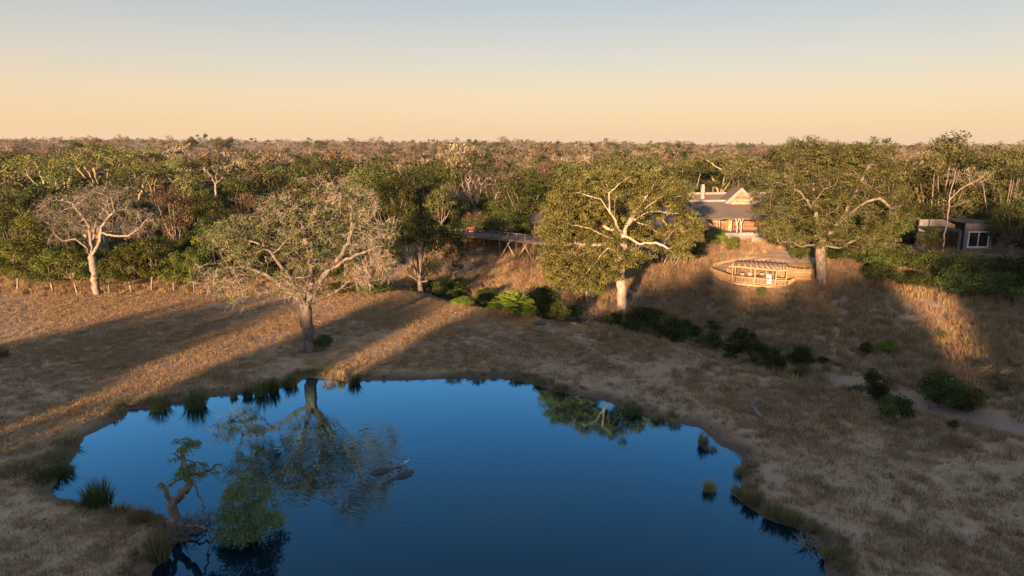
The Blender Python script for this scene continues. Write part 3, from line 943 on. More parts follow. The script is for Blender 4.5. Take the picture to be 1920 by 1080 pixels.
# the pale-limbed leafy tree in the dry channel
b, L, k = px_frame(1167, 582)
parts = hero_tree(b, [(0, 0, -.3), L(1166, 550), L(1162, 520), L(1163, 490), L(1168, 455, -.2), L(1172, 432, -.4)],
    [[L(1170, 440, -.3), L(1158, 425, -1.8), L(1143, 397, -3.0), L(1126, 373, -3.4), L(1106, 368, -3.6)],
     [L(1143, 397, -3.0), L(1142, 362, -3.2), L(1160, 345, -3.2), L(1182, 330, -3.0)],
     [L(1150, 410, -2.4), L(1153, 378, -3.3), L(1157, 365, -3.4)],
     [L(1172, 432, -.4), L(1186, 412, -2.4), L(1188, 382, -3.2)],
     [L(1186, 412, -2.4), L(1210, 372, -3.3), L(1226, 345, -3.2)],
     [L(1186, 412, -2.4), L(1215, 398, -3.2), L(1245, 398, -3.6), L(1268, 400, -3.6)],
     [L(1190, 404, -2.8), L(1228, 378, -3.4), L(1243, 368, -3.4)],
     [L(1172, 440, -.4), L(1200, 458, -2.6), L(1230, 455, -3.4), L(1252, 466, -3.6)],
     [L(1168, 455, -.2), L(1130, 440, -2.4), L(1104, 428, -3.4)],
     [L(1165, 470, -.2), L(1140, 465, -2.6), L(1125, 480, -3.2)],
     [L(1170, 440, -.3), L(1120, 420, 1.2), L(1070, 400, 1.4)],
     [L(1172, 432, -.4), L(1200, 380, 2.2), L(1230, 350, 2.6)],
     [L(1168, 455, -.2), L(1110, 460, .6), L(1060, 455, .4)]],
    lobes_px(L, k, [(1150, 345, 1.2, 86, 3.6, 24, 1), (1245, 370, 1.4, 52, 3.4, 34, 1), (1290, 430, .4, 30, 3.0, 38, 1), (1262, 470, -.6, 34, 2.4, 20, 1), (1075, 385, .4, 54, 4.0, 44, 1),
                    (1042, 435, -.3, 40, 3.6, 40, 1), (1060, 495, -1.0, 44, 3.2, 42, 1), (1118, 500, -1.2, 36, 2.8, 42, .95), (1120, 430, 1.5, 60, 3.4, 40, .9), (1215, 430, 1.8, 52, 3.0, 36, .85),
                    (1160, 474, -2.6, 46, 1.6, 22, 1), (1158, 494, -2.4, 32, 1.2, 14, 1), (1050, 520, -1.4, 30, 2.0, 30, 1), (1090, 528, -1.2, 40, 2.2, 24, 1), (1135, 512, -2.2, 34, 1.6, 26, 1), (1195, 488, -2.0, 24, 1.5, 16, 1), (1030, 470, -.8, 26, 2.6, 34, 1)]),
    8, 1500, .5, .62, M['pale_bark'], M['fig'], .2, 95, twigs=0, clump=.8, di=6.5, r0=.014, flare=1.9, rcap=.22, fill=520)
place_tree("fig_tree", b, parts, "leafy green tree with pale twisting limbs and a thick white trunk in the dry gully", "tree")

# the great olive-green tree beside the timber viewing deck
b, L, k = px_frame(1540, 532)
parts = hero_tree(b, [(0, 0, -.3), L(1540, 505), L(1538, 475), L(1540, 458)],
    [[L(1540, 460), L(1533, 430, -.6), L(1530, 400, -1.2), L(1522, 385, -2.2), L(1545, 355, -3.2), L(1565, 348, -3.6)],
     [L(1533, 430, -.6), L(1550, 405, -2.2), L(1570, 390, -3.4), L(1578, 380, -3.8)],
     [L(1540, 460), L(1500, 462, -1.8), L(1478, 452, -3.0), L(1462, 456, -3.4)],
     [L(1540, 460), L(1575, 465, -1.4), L(1610, 445, -2.4)],
     [L(1540, 458), L(1580, 410, -1.2), L(1625, 378, -3.2), L(1650, 372, -4.0), L(1665, 385, -4.2)],
     [L(1530, 400, -1.2), L(1500, 360, -2.0), L(1462, 342, -3.6), L(1440, 345, -4.0)],
     [L(1530, 400, -1.2), L(1525, 340, .5), L(1520, 300, .8)],
     [L(1580, 410, -1.2), L(1615, 340, -.5), L(1635, 300, .0)],
     [L(1540, 458), L(1550, 400, 2.0), L(1570, 350, 3.2)]],
    lobes_px(L, k, [(1515, 300, .0, 62, 4.6, 40, 1), (1640, 305, .6, 40, 4.0, 44, 1), (1448, 385, -.4, 40, 4.4, 52, 1), (1662, 395, -.2, 38, 4.4, 62, 1), (1550, 375, .6, 78, 5.0, 60, 1),
                    (1470, 435, -.6, 48, 4.0, 28, 1), (1615, 450, -.6, 56, 4.2, 28, 1), (1580, 300, 1.0, 40, 4.0, 30, 1), (1545, 440, -2.0, 40, 2.6, 22, .9)]),
    13, 1700, .55, .66, M['bark'], M['acacia'], .19, 95, twigs=1, twig_len=1.3, twig_mat=M['pale_bark'], clump=.82, di=7.0, r0=.015, twig_r=.018, rcap=.26, fill=260)
place_tree("shade_tree", b, parts, "great olive-green spreading tree beside the timber viewing deck", "tree")

# the pale bare-crowned tree in the left tree line
b, L, k = px_frame(180, 553)
parts = hero_tree(b, [(0, 0, -.3), L(178, 520), L(174, 495), L(172, 482)],
    [[L(172, 482), L(170, 450), L(168, 425), L(150, 400), L(135, 380)], [L(172, 482), L(188, 450, -.5), L(190, 425, -.8), L(215, 395, -.8)],
     [L(174, 480), L(160, 462, -.8), L(140, 448, -1.2), L(118, 452, -1.4)], [L(190, 440, -.6), L(205, 440, -1), L(240, 443, -1.2), L(262, 428, -1.2)],
     [L(172, 470), L(180, 420, 1.8), L(200, 385, 2.2)]],
    lobes_px(L, k, [(125, 392, 0, 50, 3.2, 34, .5), (195, 372, 0, 56, 3.4, 30, .55), (262, 418, -.6, 36, 2.4, 28, .25), (180, 415, .4, 46, 3.4, 30, .5), (118, 435, -.6, 32, 2.4, 26, .4)]),
    21, 700, .42, .46, M['grey_bark'], M['marula'], .16, 16, twigs=7, twig_len=1.15, twig_mat=M['grey_bark'], clump=.5, di=6, r0=.012, twig_r=.016, rcap=.2)
place_tree("bare_tree", b, parts, "bare grey twiggy tree with a pale trunk rising from the tree line", "tree")

# ---- kinds that repeat
def make_kind(kind, seed):
    g = np.random.default_rng(seed)
    spec = dict(
        evergreen=(10, 4.7, .08, 46, 1.5, 150, .29, .85, 'bark', 'evergreen'),
        olive=(8, 4.0, .25, 26, 1.3, 130, .28, .8, 'bark', 'olive'),
        brown=(7, 3.6, .18, 24, 1.2, 120, .24, .8, 'bark', 'brown'),
        young=(7, 2.5, .13, 32, .95, 130, .22, 1.2, 'grey_bark', 'young'),
        tall=(14, 4.8, .08, 60, 1.6, 160, .30, 1.1, 'bark', 'acacia'),
        dense=(10, 5.2, .14, 64, 1.5, 170, .40, .9, 'bark', 'evergreen'),
        shrub=(2.4, 1.7, .02, 30, .62, 150, .15, .9, 'bark', 'shrub'),
        lime=(2.4, 1.7, .02, 26, .62, 130, .16, .9, 'bark', 'lime'),
        dryshrub=(2.0, 1.6, .02, 20, .6, 120, .13, .8, 'bark', 'brown'))
    if kind in spec:
        H, Rr, cb, nl, lr, per, ls, flat, bark, leaf = spec[kind]
        cz, hzr = H * (1 + cb) / 2, H * (1 - cb) / 2
        cen = []
        while len(cen) < nl:
            d = g.uniform(-1, 1, 3)
            q = np.linalg.norm(d) if kind != 'dense' else (np.abs(d) ** 4).sum() ** .25
            if .35 < q < 1:
                wd = 1.0 if kind != 'young' else (1.15 - .55 * (d[2] + 1) / 2)
                cen.append((d[0] * (Rr - lr * .5) * wd, d[1] * (Rr - lr * .5) * wd, cz + d[2] * (hzr - lr * .5)))
        cen = np.array(cen)
        V, Q, T = clump_leaves(cen, g.uniform(.65, 1.25, nl) * lr, per, ls, g, flat=.8)
        crown = mesh_np("crown_" + kind, V, [Q], M[leaf], T)
        fork = np.array((g.normal(0, .2), g.normal(0, .2), H * (max(cb, .12) * 1.1 if kind != 'young' else .3)))
        nodes, par = [np.array((0, 0, -.3)), fork * .5, fork], [-1, 0, 1]
        for c in cen[g.permutation(nl)[:max(8, nl // 2)]]:
            m1 = fork + (c - fork) * .5 + np.array((0, 0, -.08 * H)) + g.normal(0, .25, 3)
            nodes += [m1, c]; par += [2, len(nodes) - 2]
        N, P = np.array(nodes), np.array(par)
        r, _ = radii(N, P, .02, .4 * math.sqrt(H / 10) * (.35 if kind == 'young' else 1) if H > 4 else .05, 1.8)
        return [("trunk", wood(N, P, r, "trunk_" + kind, M[bark], 1.3, (7, 4, 3))), ("crown", crown)]
    if kind == 'fever':
        H = 12.0
        lobes = [(g.normal(0, 2.4), g.normal(0, 2.4), H * g.uniform(.68, .9), g.uniform(2, 3.2), g.uniform(2, 3.2), g.uniform(.9, 1.5), .95) for _ in range(7)]
        return hero_tree(None, [(0, 0, -.3), (.1, 0, 1.5), (0, .1, 3.0)],
                         [[(0, .1, 3.0), (1.4 * math.cos(a), 1.4 * math.sin(a), 5.5), (2.8 * math.cos(a), 2.8 * math.sin(a), 8)] for a in g.uniform(0, 6.28, 4)],
                         lobes, seed, 300, .6, .28, M['yellow_bark'], M['fever'], .26, 34, twigs=0, clump=.85, di=7, r0=.02)
    if kind in ('bare', 'palebare'):
        H = 7.0
        lobes = [(g.normal(0, 1.5), g.normal(0, 1.5), H * g.uniform(.55, .85), g.uniform(1.4, 2.2), g.uniform(1.4, 2.2), g.uniform(1.0, 1.6), .12) for _ in range(5)]
        bk = M['grey_bark'] if kind == 'bare' else M['pale_bark']
        return hero_tree(None, [(0, 0, -.3), (.1, 0, .8), (0, .1, 1.6)],
                         [[(0, .1, 1.6), (1.0 * math.cos(a), 1.0 * math.sin(a), 3.2)] for a in g.uniform(0, 6.28, 4)],
                         lobes, seed, 260, .45, .2, bk, M['brown'], .2, 10, twigs=5, twig_len=.95, twig_mat=M['grey'], clump=.5, di=6, r0=.014, twig_r=.02)

KINDS = {}
def kind_parts(kind, i):
    key = (kind, i)
    if key not in KINDS:
        KINDS[key] = make_kind(kind, 1000 + 37 * i + sum(map(ord, kind)))
    return KINDS[key]
HT = dict(dense=10, evergreen=10, olive=8, brown=7, young=7, tall=14, shrub=2.4, lime=2.4, dryshrub=2.0, fever=12, bare=7, palebare=7)
NV = dict(dense=2, evergreen=3, olive=3, brown=3, young=3, tall=2, shrub=3, lime=2, dryshrub=2, fever=3, bare=3, palebare=1)
RAD = dict(dense=5.2, evergreen=4.6, olive=4.0, brown=3.6, young=2.2, tall=4.6, fever=4.6, bare=3.2, palebare=3.2, shrub=1.7, lime=1.7, dryshrub=1.6)
NAMES = dict(dense="evergreen_tree", evergreen="evergreen_tree", olive="olive_green_tree", brown="dry_leaved_tree", young="slender_tree", tall="tall_tree", fever="fever_tree", bare="leafless_tree", palebare="pale_dead_tree",
             shrub="shrub", lime="bright_green_bush", dryshrub="dry_shrub")
TAKEN = []                                                   # (x, y, radius) of what already stands
cnt_of = {}
def put(kind, x, y, height_m, label, group=None, wide=1.0, z=None, cat=None):
    i = cnt_of.get(kind, 0); cnt_of[kind] = i + 1
    s = height_m / HT[kind]
    e = place_tree(NAMES[kind], (x, y, hz(x, y) if z is None else z), kind_parts(kind, i % NV[kind]), label, cat or ("bush" if kind in ('shrub', 'lime', 'dryshrub') else "tree"), group,
                   rng.uniform(0, 6.28), (s * wide, s * wide, s))
    TAKEN.append((x, y, RAD[kind] * s * wide))
    return e

def tree_at(kind, u, vtop, Y, wpx, label, group=None):
    """a tree whose crown top shows at pixel (u, vtop) when it stands Y metres out"""
    p = gy(u, vtop, Y)
    z = hz(p.x, p.y)
    Hh = max(2.0, p.z - z)
    k = (Y * cp + (CAMZ - p.z) * sp) / FPX
    return put(kind, p.x, Y, Hh, label, group, wide=(wpx * k / 2) / (RAD[kind] * Hh / HT[kind]))
# ------------------------------------------------------------------ the wood behind the meadow: trees one can point to
G1 = "slender trees along the meadow edge"
for u, v, Y, w, lab in [
    (18, 448, 91, 74, "slender green tree at the very left end of the meadow edge"),
    (40, 392, 97, 92, "taller leafy tree behind the left end of the slender row"),
    (88, 462, 90, 70, "slender green tree left of the bare grey tree, second along the row"),
    (133, 458, 90, 64, "slender green tree just left of the bare grey tree's trunk"),
    (196, 478, 90, 50, "thin young tree touching the right side of the bare grey tree's trunk"),
    (237, 458, 90, 72, "slender yellow-green tree right of the bare grey tree"),
    (272, 440, 91, 84, "bushy yellow-green tree with several thin stems on the meadow edge"),
    (318, 470, 91, 60, "slender green tree below the dark cabin in the wood"),
    (356, 462, 90, 40, "very thin pale-stemmed tree just left of the half-bare waterside tree"),
    (385, 405, 97, 66, "bright green upright tree behind the left boughs of the waterside tree"),
    (445, 420, 98, 70, "green tree half hidden behind the waterside tree's left crown")]:
    tree_at('young', u, v, Y, w, lab, G1)

for kind, u, v, Y, w, lab in [
    ('evergreen', 105, 303, 117, 122, "dark green dense tree above the left tree line under the fever trees"),
    ('evergreen', 196, 313, 122, 92, "dark evergreen crown behind the bare grey tree's top"),
    ('evergreen', 8, 338, 110, 84, "dark evergreen cut by the photo's left edge"),
    ('olive', 60, 388, 104, 80, "dull green tree filling the wood behind the leftmost slender trees"),
    ('fever', 28, 287, 128, 150, "yellow-green fever tree with pale forked stems at far left"),
    ('fever', 182, 262, 158, 130, "tallest yellow-green fever tree breaking the skyline at left"),
    ('fever', 245, 274, 150, 110, "broad fever tree to the right of the skyline fever tree"),
    ('fever', 285, 300, 134, 110, "lower fever tree with forked pale limbs above the bare grey tree"),
    ('fever', 110, 278, 155, 100, "hazy fever tree behind the dark evergreen at left"),
    ('brown', 316, 334, 112, 78, "rust-brown leafy tree above the dark cabin"),
    ('brown', 470, 345, 116, 86, "brown dry-leaved tree behind the waterside tree's left top"),
    ('olive', 345, 330, 120, 80, "olive tree between the rust-brown tree and the white-stemmed tree"),
    ('evergreen', 430, 322, 128, 92, "dark round tree behind the white-stemmed tree"),
    ('evergreen', 385, 350, 116, 80, "dark green tree around the white stem at left"),
    ('olive', 545, 325, 130, 90, "olive tree behind the top of the waterside tree"),
    ('brown', 590, 318, 140, 90, "brown tree over the middle of the waterside tree"),
    ('evergreen', 690, 308, 128, 116, "rounded evergreen above the waterside tree's right boughs"),
    ('evergreen', 735, 318, 120, 86, "deep green tree right behind the waterside tree's right top"),
    ('evergreen', 800, 292, 142, 100, "tall evergreen crown left of the pale dead tree"),
    ('olive', 760, 330, 134, 80, "yellowish olive tree in the gap behind the dark evergreens"),
    ('evergreen', 785, 378, 93, 112, "dark evergreen standing on the gully bank right of the waterside tree"),
    ('evergreen', 850, 402, 101, 62, "smaller dark evergreen at the left end of the stilted deck"),
    ('olive', 830, 345, 124, 78, "dull olive tree behind the left end of the stilted deck"),
    ('bare', 868, 345, 132, 80, "leafless grey-brown tree left of the pale dead tree"),
    ('palebare', 890, 315, 138, 66, "pale dead tree with upright bleached branches above the stilted deck"),
    ('bare', 925, 308, 140, 84, "leafless twiggy tree right of the pale dead tree"),
    ('evergreen', 985, 315, 128, 132, "big dark evergreen rising behind the stilted deck"),
    ('evergreen', 940, 392, 120, 96, "drooping dark evergreen hanging over the stilted deck"),
    ('evergreen', 1030, 372, 121, 84, "dark tree at the right of the stilted deck, behind the pale-limbed tree"),
    ('olive', 1075, 300, 148, 120, "olive crown behind the left top of the pale-limbed tree"),
    ('olive', 1140, 292, 158, 120, "olive crown directly above the pale-limbed tree"),
    ('olive', 1215, 300, 146, 120, "olive crown behind the right top of the pale-limbed tree"),
    ('olive', 1290, 300, 156, 110, "olive tree far behind the lodge chimney"),
    ('fever', 1355, 286, 164, 110, "yellow-green tree top behind the lodge roof"),
    ('olive', 1395, 292, 152, 110, "olive tree behind the lodge gable"),
    ('olive', 1285, 335, 140, 70, "bright olive tree just left of the lodge chimney"),
    ('olive', 1440, 318, 140, 90, "olive tree between the lodge gable and the great spreading tree"),
    ('tall', 1785, 243, 122, 160, "tallest dark tree on the right skyline, above the grey cottage"),
    ('tall', 1845, 264, 128, 120, "tall tree on the right of the skyline's tallest tree"),
    ('evergreen', 1738, 292, 128, 110, "dark evergreen between the great spreading tree and the tallest right-hand tree"),
    ('tall', 1902, 268, 116, 116, "tall olive tree cut by the photo's right edge"),
    ('evergreen', 1912, 372, 106, 100, "dark shaded tree right of the grey cottage"),
    ('evergreen', 1952, 400, 98, 100, "dark tree half cut off by the right edge beside the cottage"),
    ('evergreen', 1728, 372, 120, 84, "dark shaded tree above the curved wall of the cottage"),
    ('evergreen', 1820, 345, 122, 120, "dark evergreen crown over the grey cottage roof"),
    ('evergreen', 1748, 418, 101, 50, "low dark tree half hiding the cottage porch"),
    ('olive', 1680, 300, 125, 90, "olive tree behind the right side of the great spreading tree")]:
    tree_at(kind, u, v, Y, w, lab)

# white-stemmed tree on the left, thin dead tree by the cottage
b = gy(402, 400, 116); b.z = hz(b.x, b.y)
def L(u, v, dy=0.0):
    p = gy(u, v, 116 + dy); return (p.x - b.x, dy, p.z - b.z)
k = 117 / FPX
parts = hero_tree(b, [(0, 0, -.3), L(400, 400), L(405, 362), L(404, 345)],
    [[L(404, 345), L(396, 330, -.5), L(388, 322, -.8)], [L(404, 345), L(415, 335, -.5), L(425, 325, -.6)], [L(404, 345), L(406, 325), L(408, 312)]],
    lobes_px(L, k, [(405, 315, 0, 26, 2.4, 20, .9), (385, 328, 0, 16, 2.0, 16, .9), (425, 328, 0, 16, 2.0, 16, .9)]),
    31, 220, .5, .17, M['grey_bark'], M['olive'], .22, 20, clump=.62, r0=.03)
place_tree("white_stemmed_tree", b, parts, "slim white-stemmed tree with a thin olive crown above the left wood", "tree")
TAKEN.append((b.x, b.y, 3))
b = gy(1768, 470, 103.5); b.z = hz(b.x, b.y)
def L(u, v, dy=0.0):
    p = gy(u, v, 103.5 + dy); return (p.x - b.x, dy, p.z - b.z)
k = 104 / FPX
parts = hero_tree(b, [(0, 0, -.3), L(1770, 440), L(1777, 410), L(1779, 378), L(1784, 352)],
    [[L(1779, 378), L(1800, 355, -.4), L(1830, 340, -.6)], [L(1778, 392), L(1800, 382, -.5), L(1815, 377, -.5)], [L(1784, 352), L(1790, 335, 0)]],
    lobes_px(L, k, [(1830, 335, -.4, 26, 2.0, 18, .35), (1790, 330, 0, 16, 1.6, 14, .2)]),
    33, 120, .5, .11, M['grey_bark'], M['olive'], .2, 10, twigs=3, twig_len=1.0, clump=.5, r0=.03, twig_r=.02)
place_tree("thin_dead_tree", b, parts, "thin bleached tree leaning in front of the grey cottage", "tree")

# fan-leaved palm beside the chimney
def palm(loc, hgt, nf, fl, mat, label, name="fan_palm", droop=.5, seed=3, width=.10, rise=(.1, 1.25)):
    g = np.random.default_rng(seed)
    e = empty(name, loc, 0, label, "palm")
    mb = MB(); mb.tube([(0, 0, -.3), (.05, 0, hgt * .5), (0, .05, hgt)], [.22, .17, .15], 8); mb.build("trunk", M['bark'], e, True)
    V, Q, T = [], [], []
    kk = 0
    for i in range(nf):
        a = i * 2.4 + g.normal(0, .2); e0 = g.uniform(*rise)
        d = np.array((math.cos(a) * math.cos(e0), math.sin(a) * math.cos(e0), math.sin(e0)))
        side = np.array((-math.sin(a), math.cos(a), 0))
        pts = [np.array((0, 0, hgt)) + d * fl * t + np.array((0, 0, -droop * fl * t * t)) for t in (0, .35, .7, 1.0)]
        for j in range(3):
            for s in (-1, 1):
                for q in range(4):
                    p = pts[j] + (pts[j + 1] - pts[j]) * (q / 4)
                    tip = p + side * s * fl * .28 * (1.1 - .25 * j) + d * fl * .14 + np.array((0, 0, -.08 * fl))
                    wv = d * width
                    V += [p - wv * .5, p + wv, tip + wv * .3, tip]; Q.append((kk, kk + 1, kk + 2, kk + 3)); kk += 4
                    T.append(g.uniform())
        for j in range(3):
            V += [pts[j] - side * .03, pts[j] + side * .03, pts[j + 1] + side * .02, pts[j + 1] - side * .02]; Q.append((kk, kk + 1, kk + 2, kk + 3)); kk += 4; T.append(.6)
    obj("crown", mesh_np("crown", V, [Q], mat, T), e)
    return e
p = gy(1336, 372, 133)
palm((p.x, p.y, hz(p.x, p.y)), 12.2 - hz(p.x, p.y), 26, 2.6, M['fever'], "pale green palm standing behind the lodge ridge right of the chimney")

# ---- the rest of the wood: alike trees in the thick of it
TX = []
def free(x, y, r_):
    for (a, b_, c) in TAKEN:
        if (a - x) ** 2 + (b_ - y) ** 2 < (.5 * (c + r_)) ** 2:
            return False
    return True
MARKS = [(-40, "beyond the left edge"), (10, "at the very left edge"), (60, "above the leftmost slender trees"), (125, "left of the bare grey tree's top"), (180, "over the bare grey tree"), (240, "right of the bare grey tree's top"),
         (318, "about the rust-brown tree"), (402, "about the white-stemmed tree"), (465, "left of the waterside tree's top"), (540, "over the waterside tree's left top"), (600, "over the waterside tree's middle"),
         (660, "over the waterside tree's right top"), (735, "right of the waterside tree"), (800, "behind the gully-bank evergreen"), (860, "left of the pale dead tree"), (920, "right of the pale dead tree"),
         (985, "over the stilted deck's big evergreen"), (1045, "left of the pale-limbed tree's top"), (1110, "over the pale-limbed tree's left side"), (1180, "straight over the pale-limbed tree"), (1245, "over the pale-limbed tree's right side"),
         (1305, "over the lodge chimney"), (1360, "over the lodge roof"), (1425, "between lodge gable and great tree"), (1500, "behind the great tree's left crown"), (1570, "behind the great tree's middle"), (1640, "behind the great tree's right crown"),
         (1710, "left of the tallest right-hand tree"), (1785, "behind the tallest right-hand tree"), (1850, "right of the tallest right-hand tree"), (1910, "at the very right edge"), (1980, "beyond the right edge")]
fills = 0
tries = 0
PROT = [(1275, 1432, 345, 440, 118), (870, 1040, 415, 480, 108), (1722, 1862, 425, 480, 106), (300, 360, 405, 436, 106)]
while fills < 330 and tries < 16000:
    tries += 1
    y = 95 + 165 * rng.uniform() ** 1.5
    x = rng.uniform(-1, 1) * (y * .76 + 8)
    cs = float(chan_sd(np.array([x]), np.array([y]))[0])
    if x < -18 and cs < 5: continue
    if -18 <= x < 26 and y < 120: continue
    if 24 <= x < 56 and y < 138: continue
    if x >= 50 and y < 116: continue
    q = rng.uniform()
    if y > 170:
        kind = 'olive' if q < .34 else 'brown' if q < .62 else 'bare' if q < .8 else 'evergreen' if q < .93 else 'fever'
    elif x < -10:
        kind = 'evergreen' if q < .42 else 'olive' if q < .7 else 'brown' if q < .82 else 'fever' if q < .93 else 'bare'
    else:
        kind = 'olive' if q < .45 else 'evergreen' if q < .75 else 'fever' if q < .87 else 'brown'
    hgt = rng.uniform(.65, 1.0) * dict(evergreen=8, olive=7, brown=6.2, fever=9, bare=6.5)[kind]
    rr = RAD[kind] * hgt / HT[kind] * 1.1
    if not free(x, y, rr): continue
    z = hz(x, y)
    # nothing of the wood stands between the camera and the buildings
    d = Vector((x, y, z + hgt)) - Vector((0, 0, CAMZ))
    dep = d.y * cp - d.z * sp
    u, v = 960 + FPX * d.x / dep, 540 - FPX * (d.y * sp + d.z * cp) / dep
    if v < 296 and y < 170: continue
    if any(a - 30 < u < b_ + 30 and v < v1 and y < yy + 14 for (a, b_, v0, v1, yy) in PROT): continue
    word = dict(evergreen="dark evergreen", olive="olive-green", brown="dry brown-leaved", fever="pale-limbed yellow-green", bare="leafless grey")[kind]
    tier = "at the front of the wood" if y < 115 else "in the middle of the wood" if y < 140 else "at the back of the wood" if y < 170 else "on the near plain" if y < 215 else "farther out on the plain"
    mark = min(MARKS, key=lambda m_: abs(m_[0] - u))[1]
    put(kind, x, y, hgt, "%s tree %s, %s" % (word, tier, mark), "%s trees %s" % (word, "of the wood" if y < 170 else "on the plain"), 1.1)
    fills += 1

# undergrowth between the trunks, too dense to count
ug = [kind_parts('shrub', 0)[1][1], kind_parts('shrub', 1)[1][1], kind_parts('dryshrub', 0)[1][1]]
x, y = sample(9500, -130, 130, 90, 190)
cs = chan_sd(x, y)
keep = (np.abs(x) < y * .78 + 6) & (((x < -20) & (cs > 1.5)) | ((x > -18) & (x < 26) & (y > 121)) | ((x >= 26) & (x < 56) & (y > 137)) | ((x >= 47) & (cs > 38) & ~((x > 52) & (x < 84) & (y > 84) & (y < 118))))
x, y = x[keep], y[keep]
scatter("undergrowth", np.stack([x, y, height(x, y)], 1), rng.uniform(.6, 1.7, len(x)), ug)

# the plain to the horizon: bush that reads as one mass
def far_bush(name, mat, seed, n, r_, h_, size):
    g = np.random.default_rng(seed)
    cen = np.array([(g.normal(0, r_ * .45), g.normal(0, r_ * .45), h_ * g.uniform(.3, .8)) for _ in range(9)])
    V, Q, T = clump_leaves(cen, g.uniform(.6, 1.1, 9) * r_ * .5, n // 9, size, g)
    stem = np.array([(-.12, 0, -.3), (.12, 0, -.3), (.1, 0, h_ * .6), (-.1, 0, h_ * .6)])
    q2 = np.array([[0, 1, 2, 3]]) + len(V)
    return mesh_np(name, np.concatenate([V, stem]), [np.concatenate([Q, q2])], mat, np.concatenate([T, [.1]]))
fb = [far_bush("plain_bush", M[m_], 300 + i, 760, 3.2, 5.4, .40) for i, m_ in enumerate(['olive', 'brown', 'evergreen', 'grey', 'olive', 'brown', 'acacia'])]
fb2 = [far_bush("far_bush", M[m_], 330 + i, 330, 3.2, 5.4, .62) for i, m_ in enumerate(['olive', 'brown', 'brown', 'grey', 'evergreen', 'brown', 'grey', 'grey'])]
def clearing(x, y):
    c = np.zeros(x.shape, bool)
    for (u0, u1, ya, yb) in [(300, 345, 470, 620), (390, 450, 500, 660), (1330, 1480, 760, 1000)]:
        a, b_ = (u0 - 960) / FPX * y, (u1 - 960) / FPX * y
        c |= (x > a) & (x < b_) & (y > ya) & (y < yb)
    return c
n = 17000
t = rng.uniform(size=n)
y = np.where(rng.uniform(size=n) < .6, 1 / (1 / 165. + (1 / 2100. - 1 / 165.) * t), 165 * (2100 / 165.) ** t)
x = rng.uniform(-1, 1, n) * y * .80
keep = ~clearing(x, y)
x, y = x[keep], y[keep]
P3 = np.stack([x, y, height(x, y)], 1)
S3 = rng.uniform(.4, 1.15, len(x)) * (1 + 1.3 * (rng.uniform(size=len(x)) ** 6)) * (1 + .3 * sstep(600, 1500, y)) * (1 + .3 * wob(x * .02, y * .012, 5))
nr = y < 380
scatter("plain_bushveld", P3[nr], S3[nr], fb, tilt=.05)
scatter("far_bushveld", P3[~nr], S3[~nr], fb2, tilt=.05)

# lone tall trees that break the skyline
SK = "tall trees breaking the skyline"
for i, (u, v, Y, w, kind, lab) in enumerate([
    (358, 253, 640, 16, 'evergreen', "small dark block-shaped tree on the skyline left of centre"),
    (20, 256, 620, 34, 'bare', "grey flat-topped tree on the skyline at far left"), (60, 254, 640, 30, 'bare', "second grey flat-topped tree on the skyline at left"),
    (140, 257, 560, 24, 'evergreen', "dark skyline tree just left of the tall fever tree"), (265, 259, 700, 40, 'bare', "grey spreading tree on the skyline right of the fever trees"),
    (405, 255, 640, 24, 'olive', "dull skyline tree right of the dark block-shaped tree"), (430, 254, 660, 16, 'olive', "small round skyline tree, third right of the fever trees"),
    (525, 257, 700, 18, 'bare', "grey skyline tree above the waterside tree's left side"), (602, 259, 720, 22, 'olive', "skyline tree above the waterside tree's middle"),
    (632, 258, 740, 26, 'bare', "grey skyline tree above the waterside tree's right side"), (757, 260, 760, 18, 'bare', "thin skyline tree left of centre"),
    (772, 259, 780, 12, 'olive', "tiny skyline tree with a bare stem left of centre"), (888, 263, 800, 18, 'evergreen', "dark skyline tree right over the stilted deck"),
    (930, 263, 820, 30, 'olive', "skyline tree above the pale dead tree"), (1150, 264, 900, 26, 'olive', "skyline tree above the pale-limbed tree"),
    (1240, 264, 900, 40, 'olive', "skyline tree above the lodge's left side"), (1391, 265, 900, 16, 'evergreen', "small dark skyline tree above the lodge gable")]):
    tree_at(kind, u, v + 2, Y, w * 1.7, lab, SK)

# power pole out on the plain
p = gy(937, 304, 300)
zg = hz(p.x, 300)
e = empty("power_pole", (p.x, 300, zg), 0, "wooden power pole with one crossarm out on the plain", "power pole")
MB().tube([(0, 0, -.3), (0, 0, p.z - zg + 1.6)], [.18, .13], 8).build("pole", M['pale_bark'], e, True)
MB().box(-1.5, 1.5, -.24, -.12, p.z - zg, p.z - zg + .2).build("crossarm", M['ridge'], e)
for q in (-1.3, 0, 1.3):
    MB().tube([(q, -.18, p.z - zg + .2), (q, -.18, p.z - zg + .45)], [.07, .05], 6).build("insulator", M['white'], e, True)

# trees standing behind the viewpoint; the evening sun comes through them and stripes the meadow
VC = -48.0
def uv_to_xy(u, v):
    return u * sdir[1] + v * sdir[0], -u * sdir[0] + v * sdir[1]
TANE = math.tan(R(SUN_EL))
BEHIND = "trees standing behind the viewpoint"
crng = np.random.default_rng(5)
def caster(u, w, v, ztop, dv=0.0, kind='dense'):
    x, y = uv_to_xy(u, VC + dv + crng.uniform(-1.0, 1.0))
    H_ = max(5, ztop + TANE * (v - VC - dv) - hz(x, y))
    put(kind, x, y, H_, "dark evergreen tree behind the viewpoint" if kind == 'dense' else "airy olive tree behind the viewpoint", BEHIND, wide=(w / 2) / (RAD[kind] * H_ / HT[kind]))
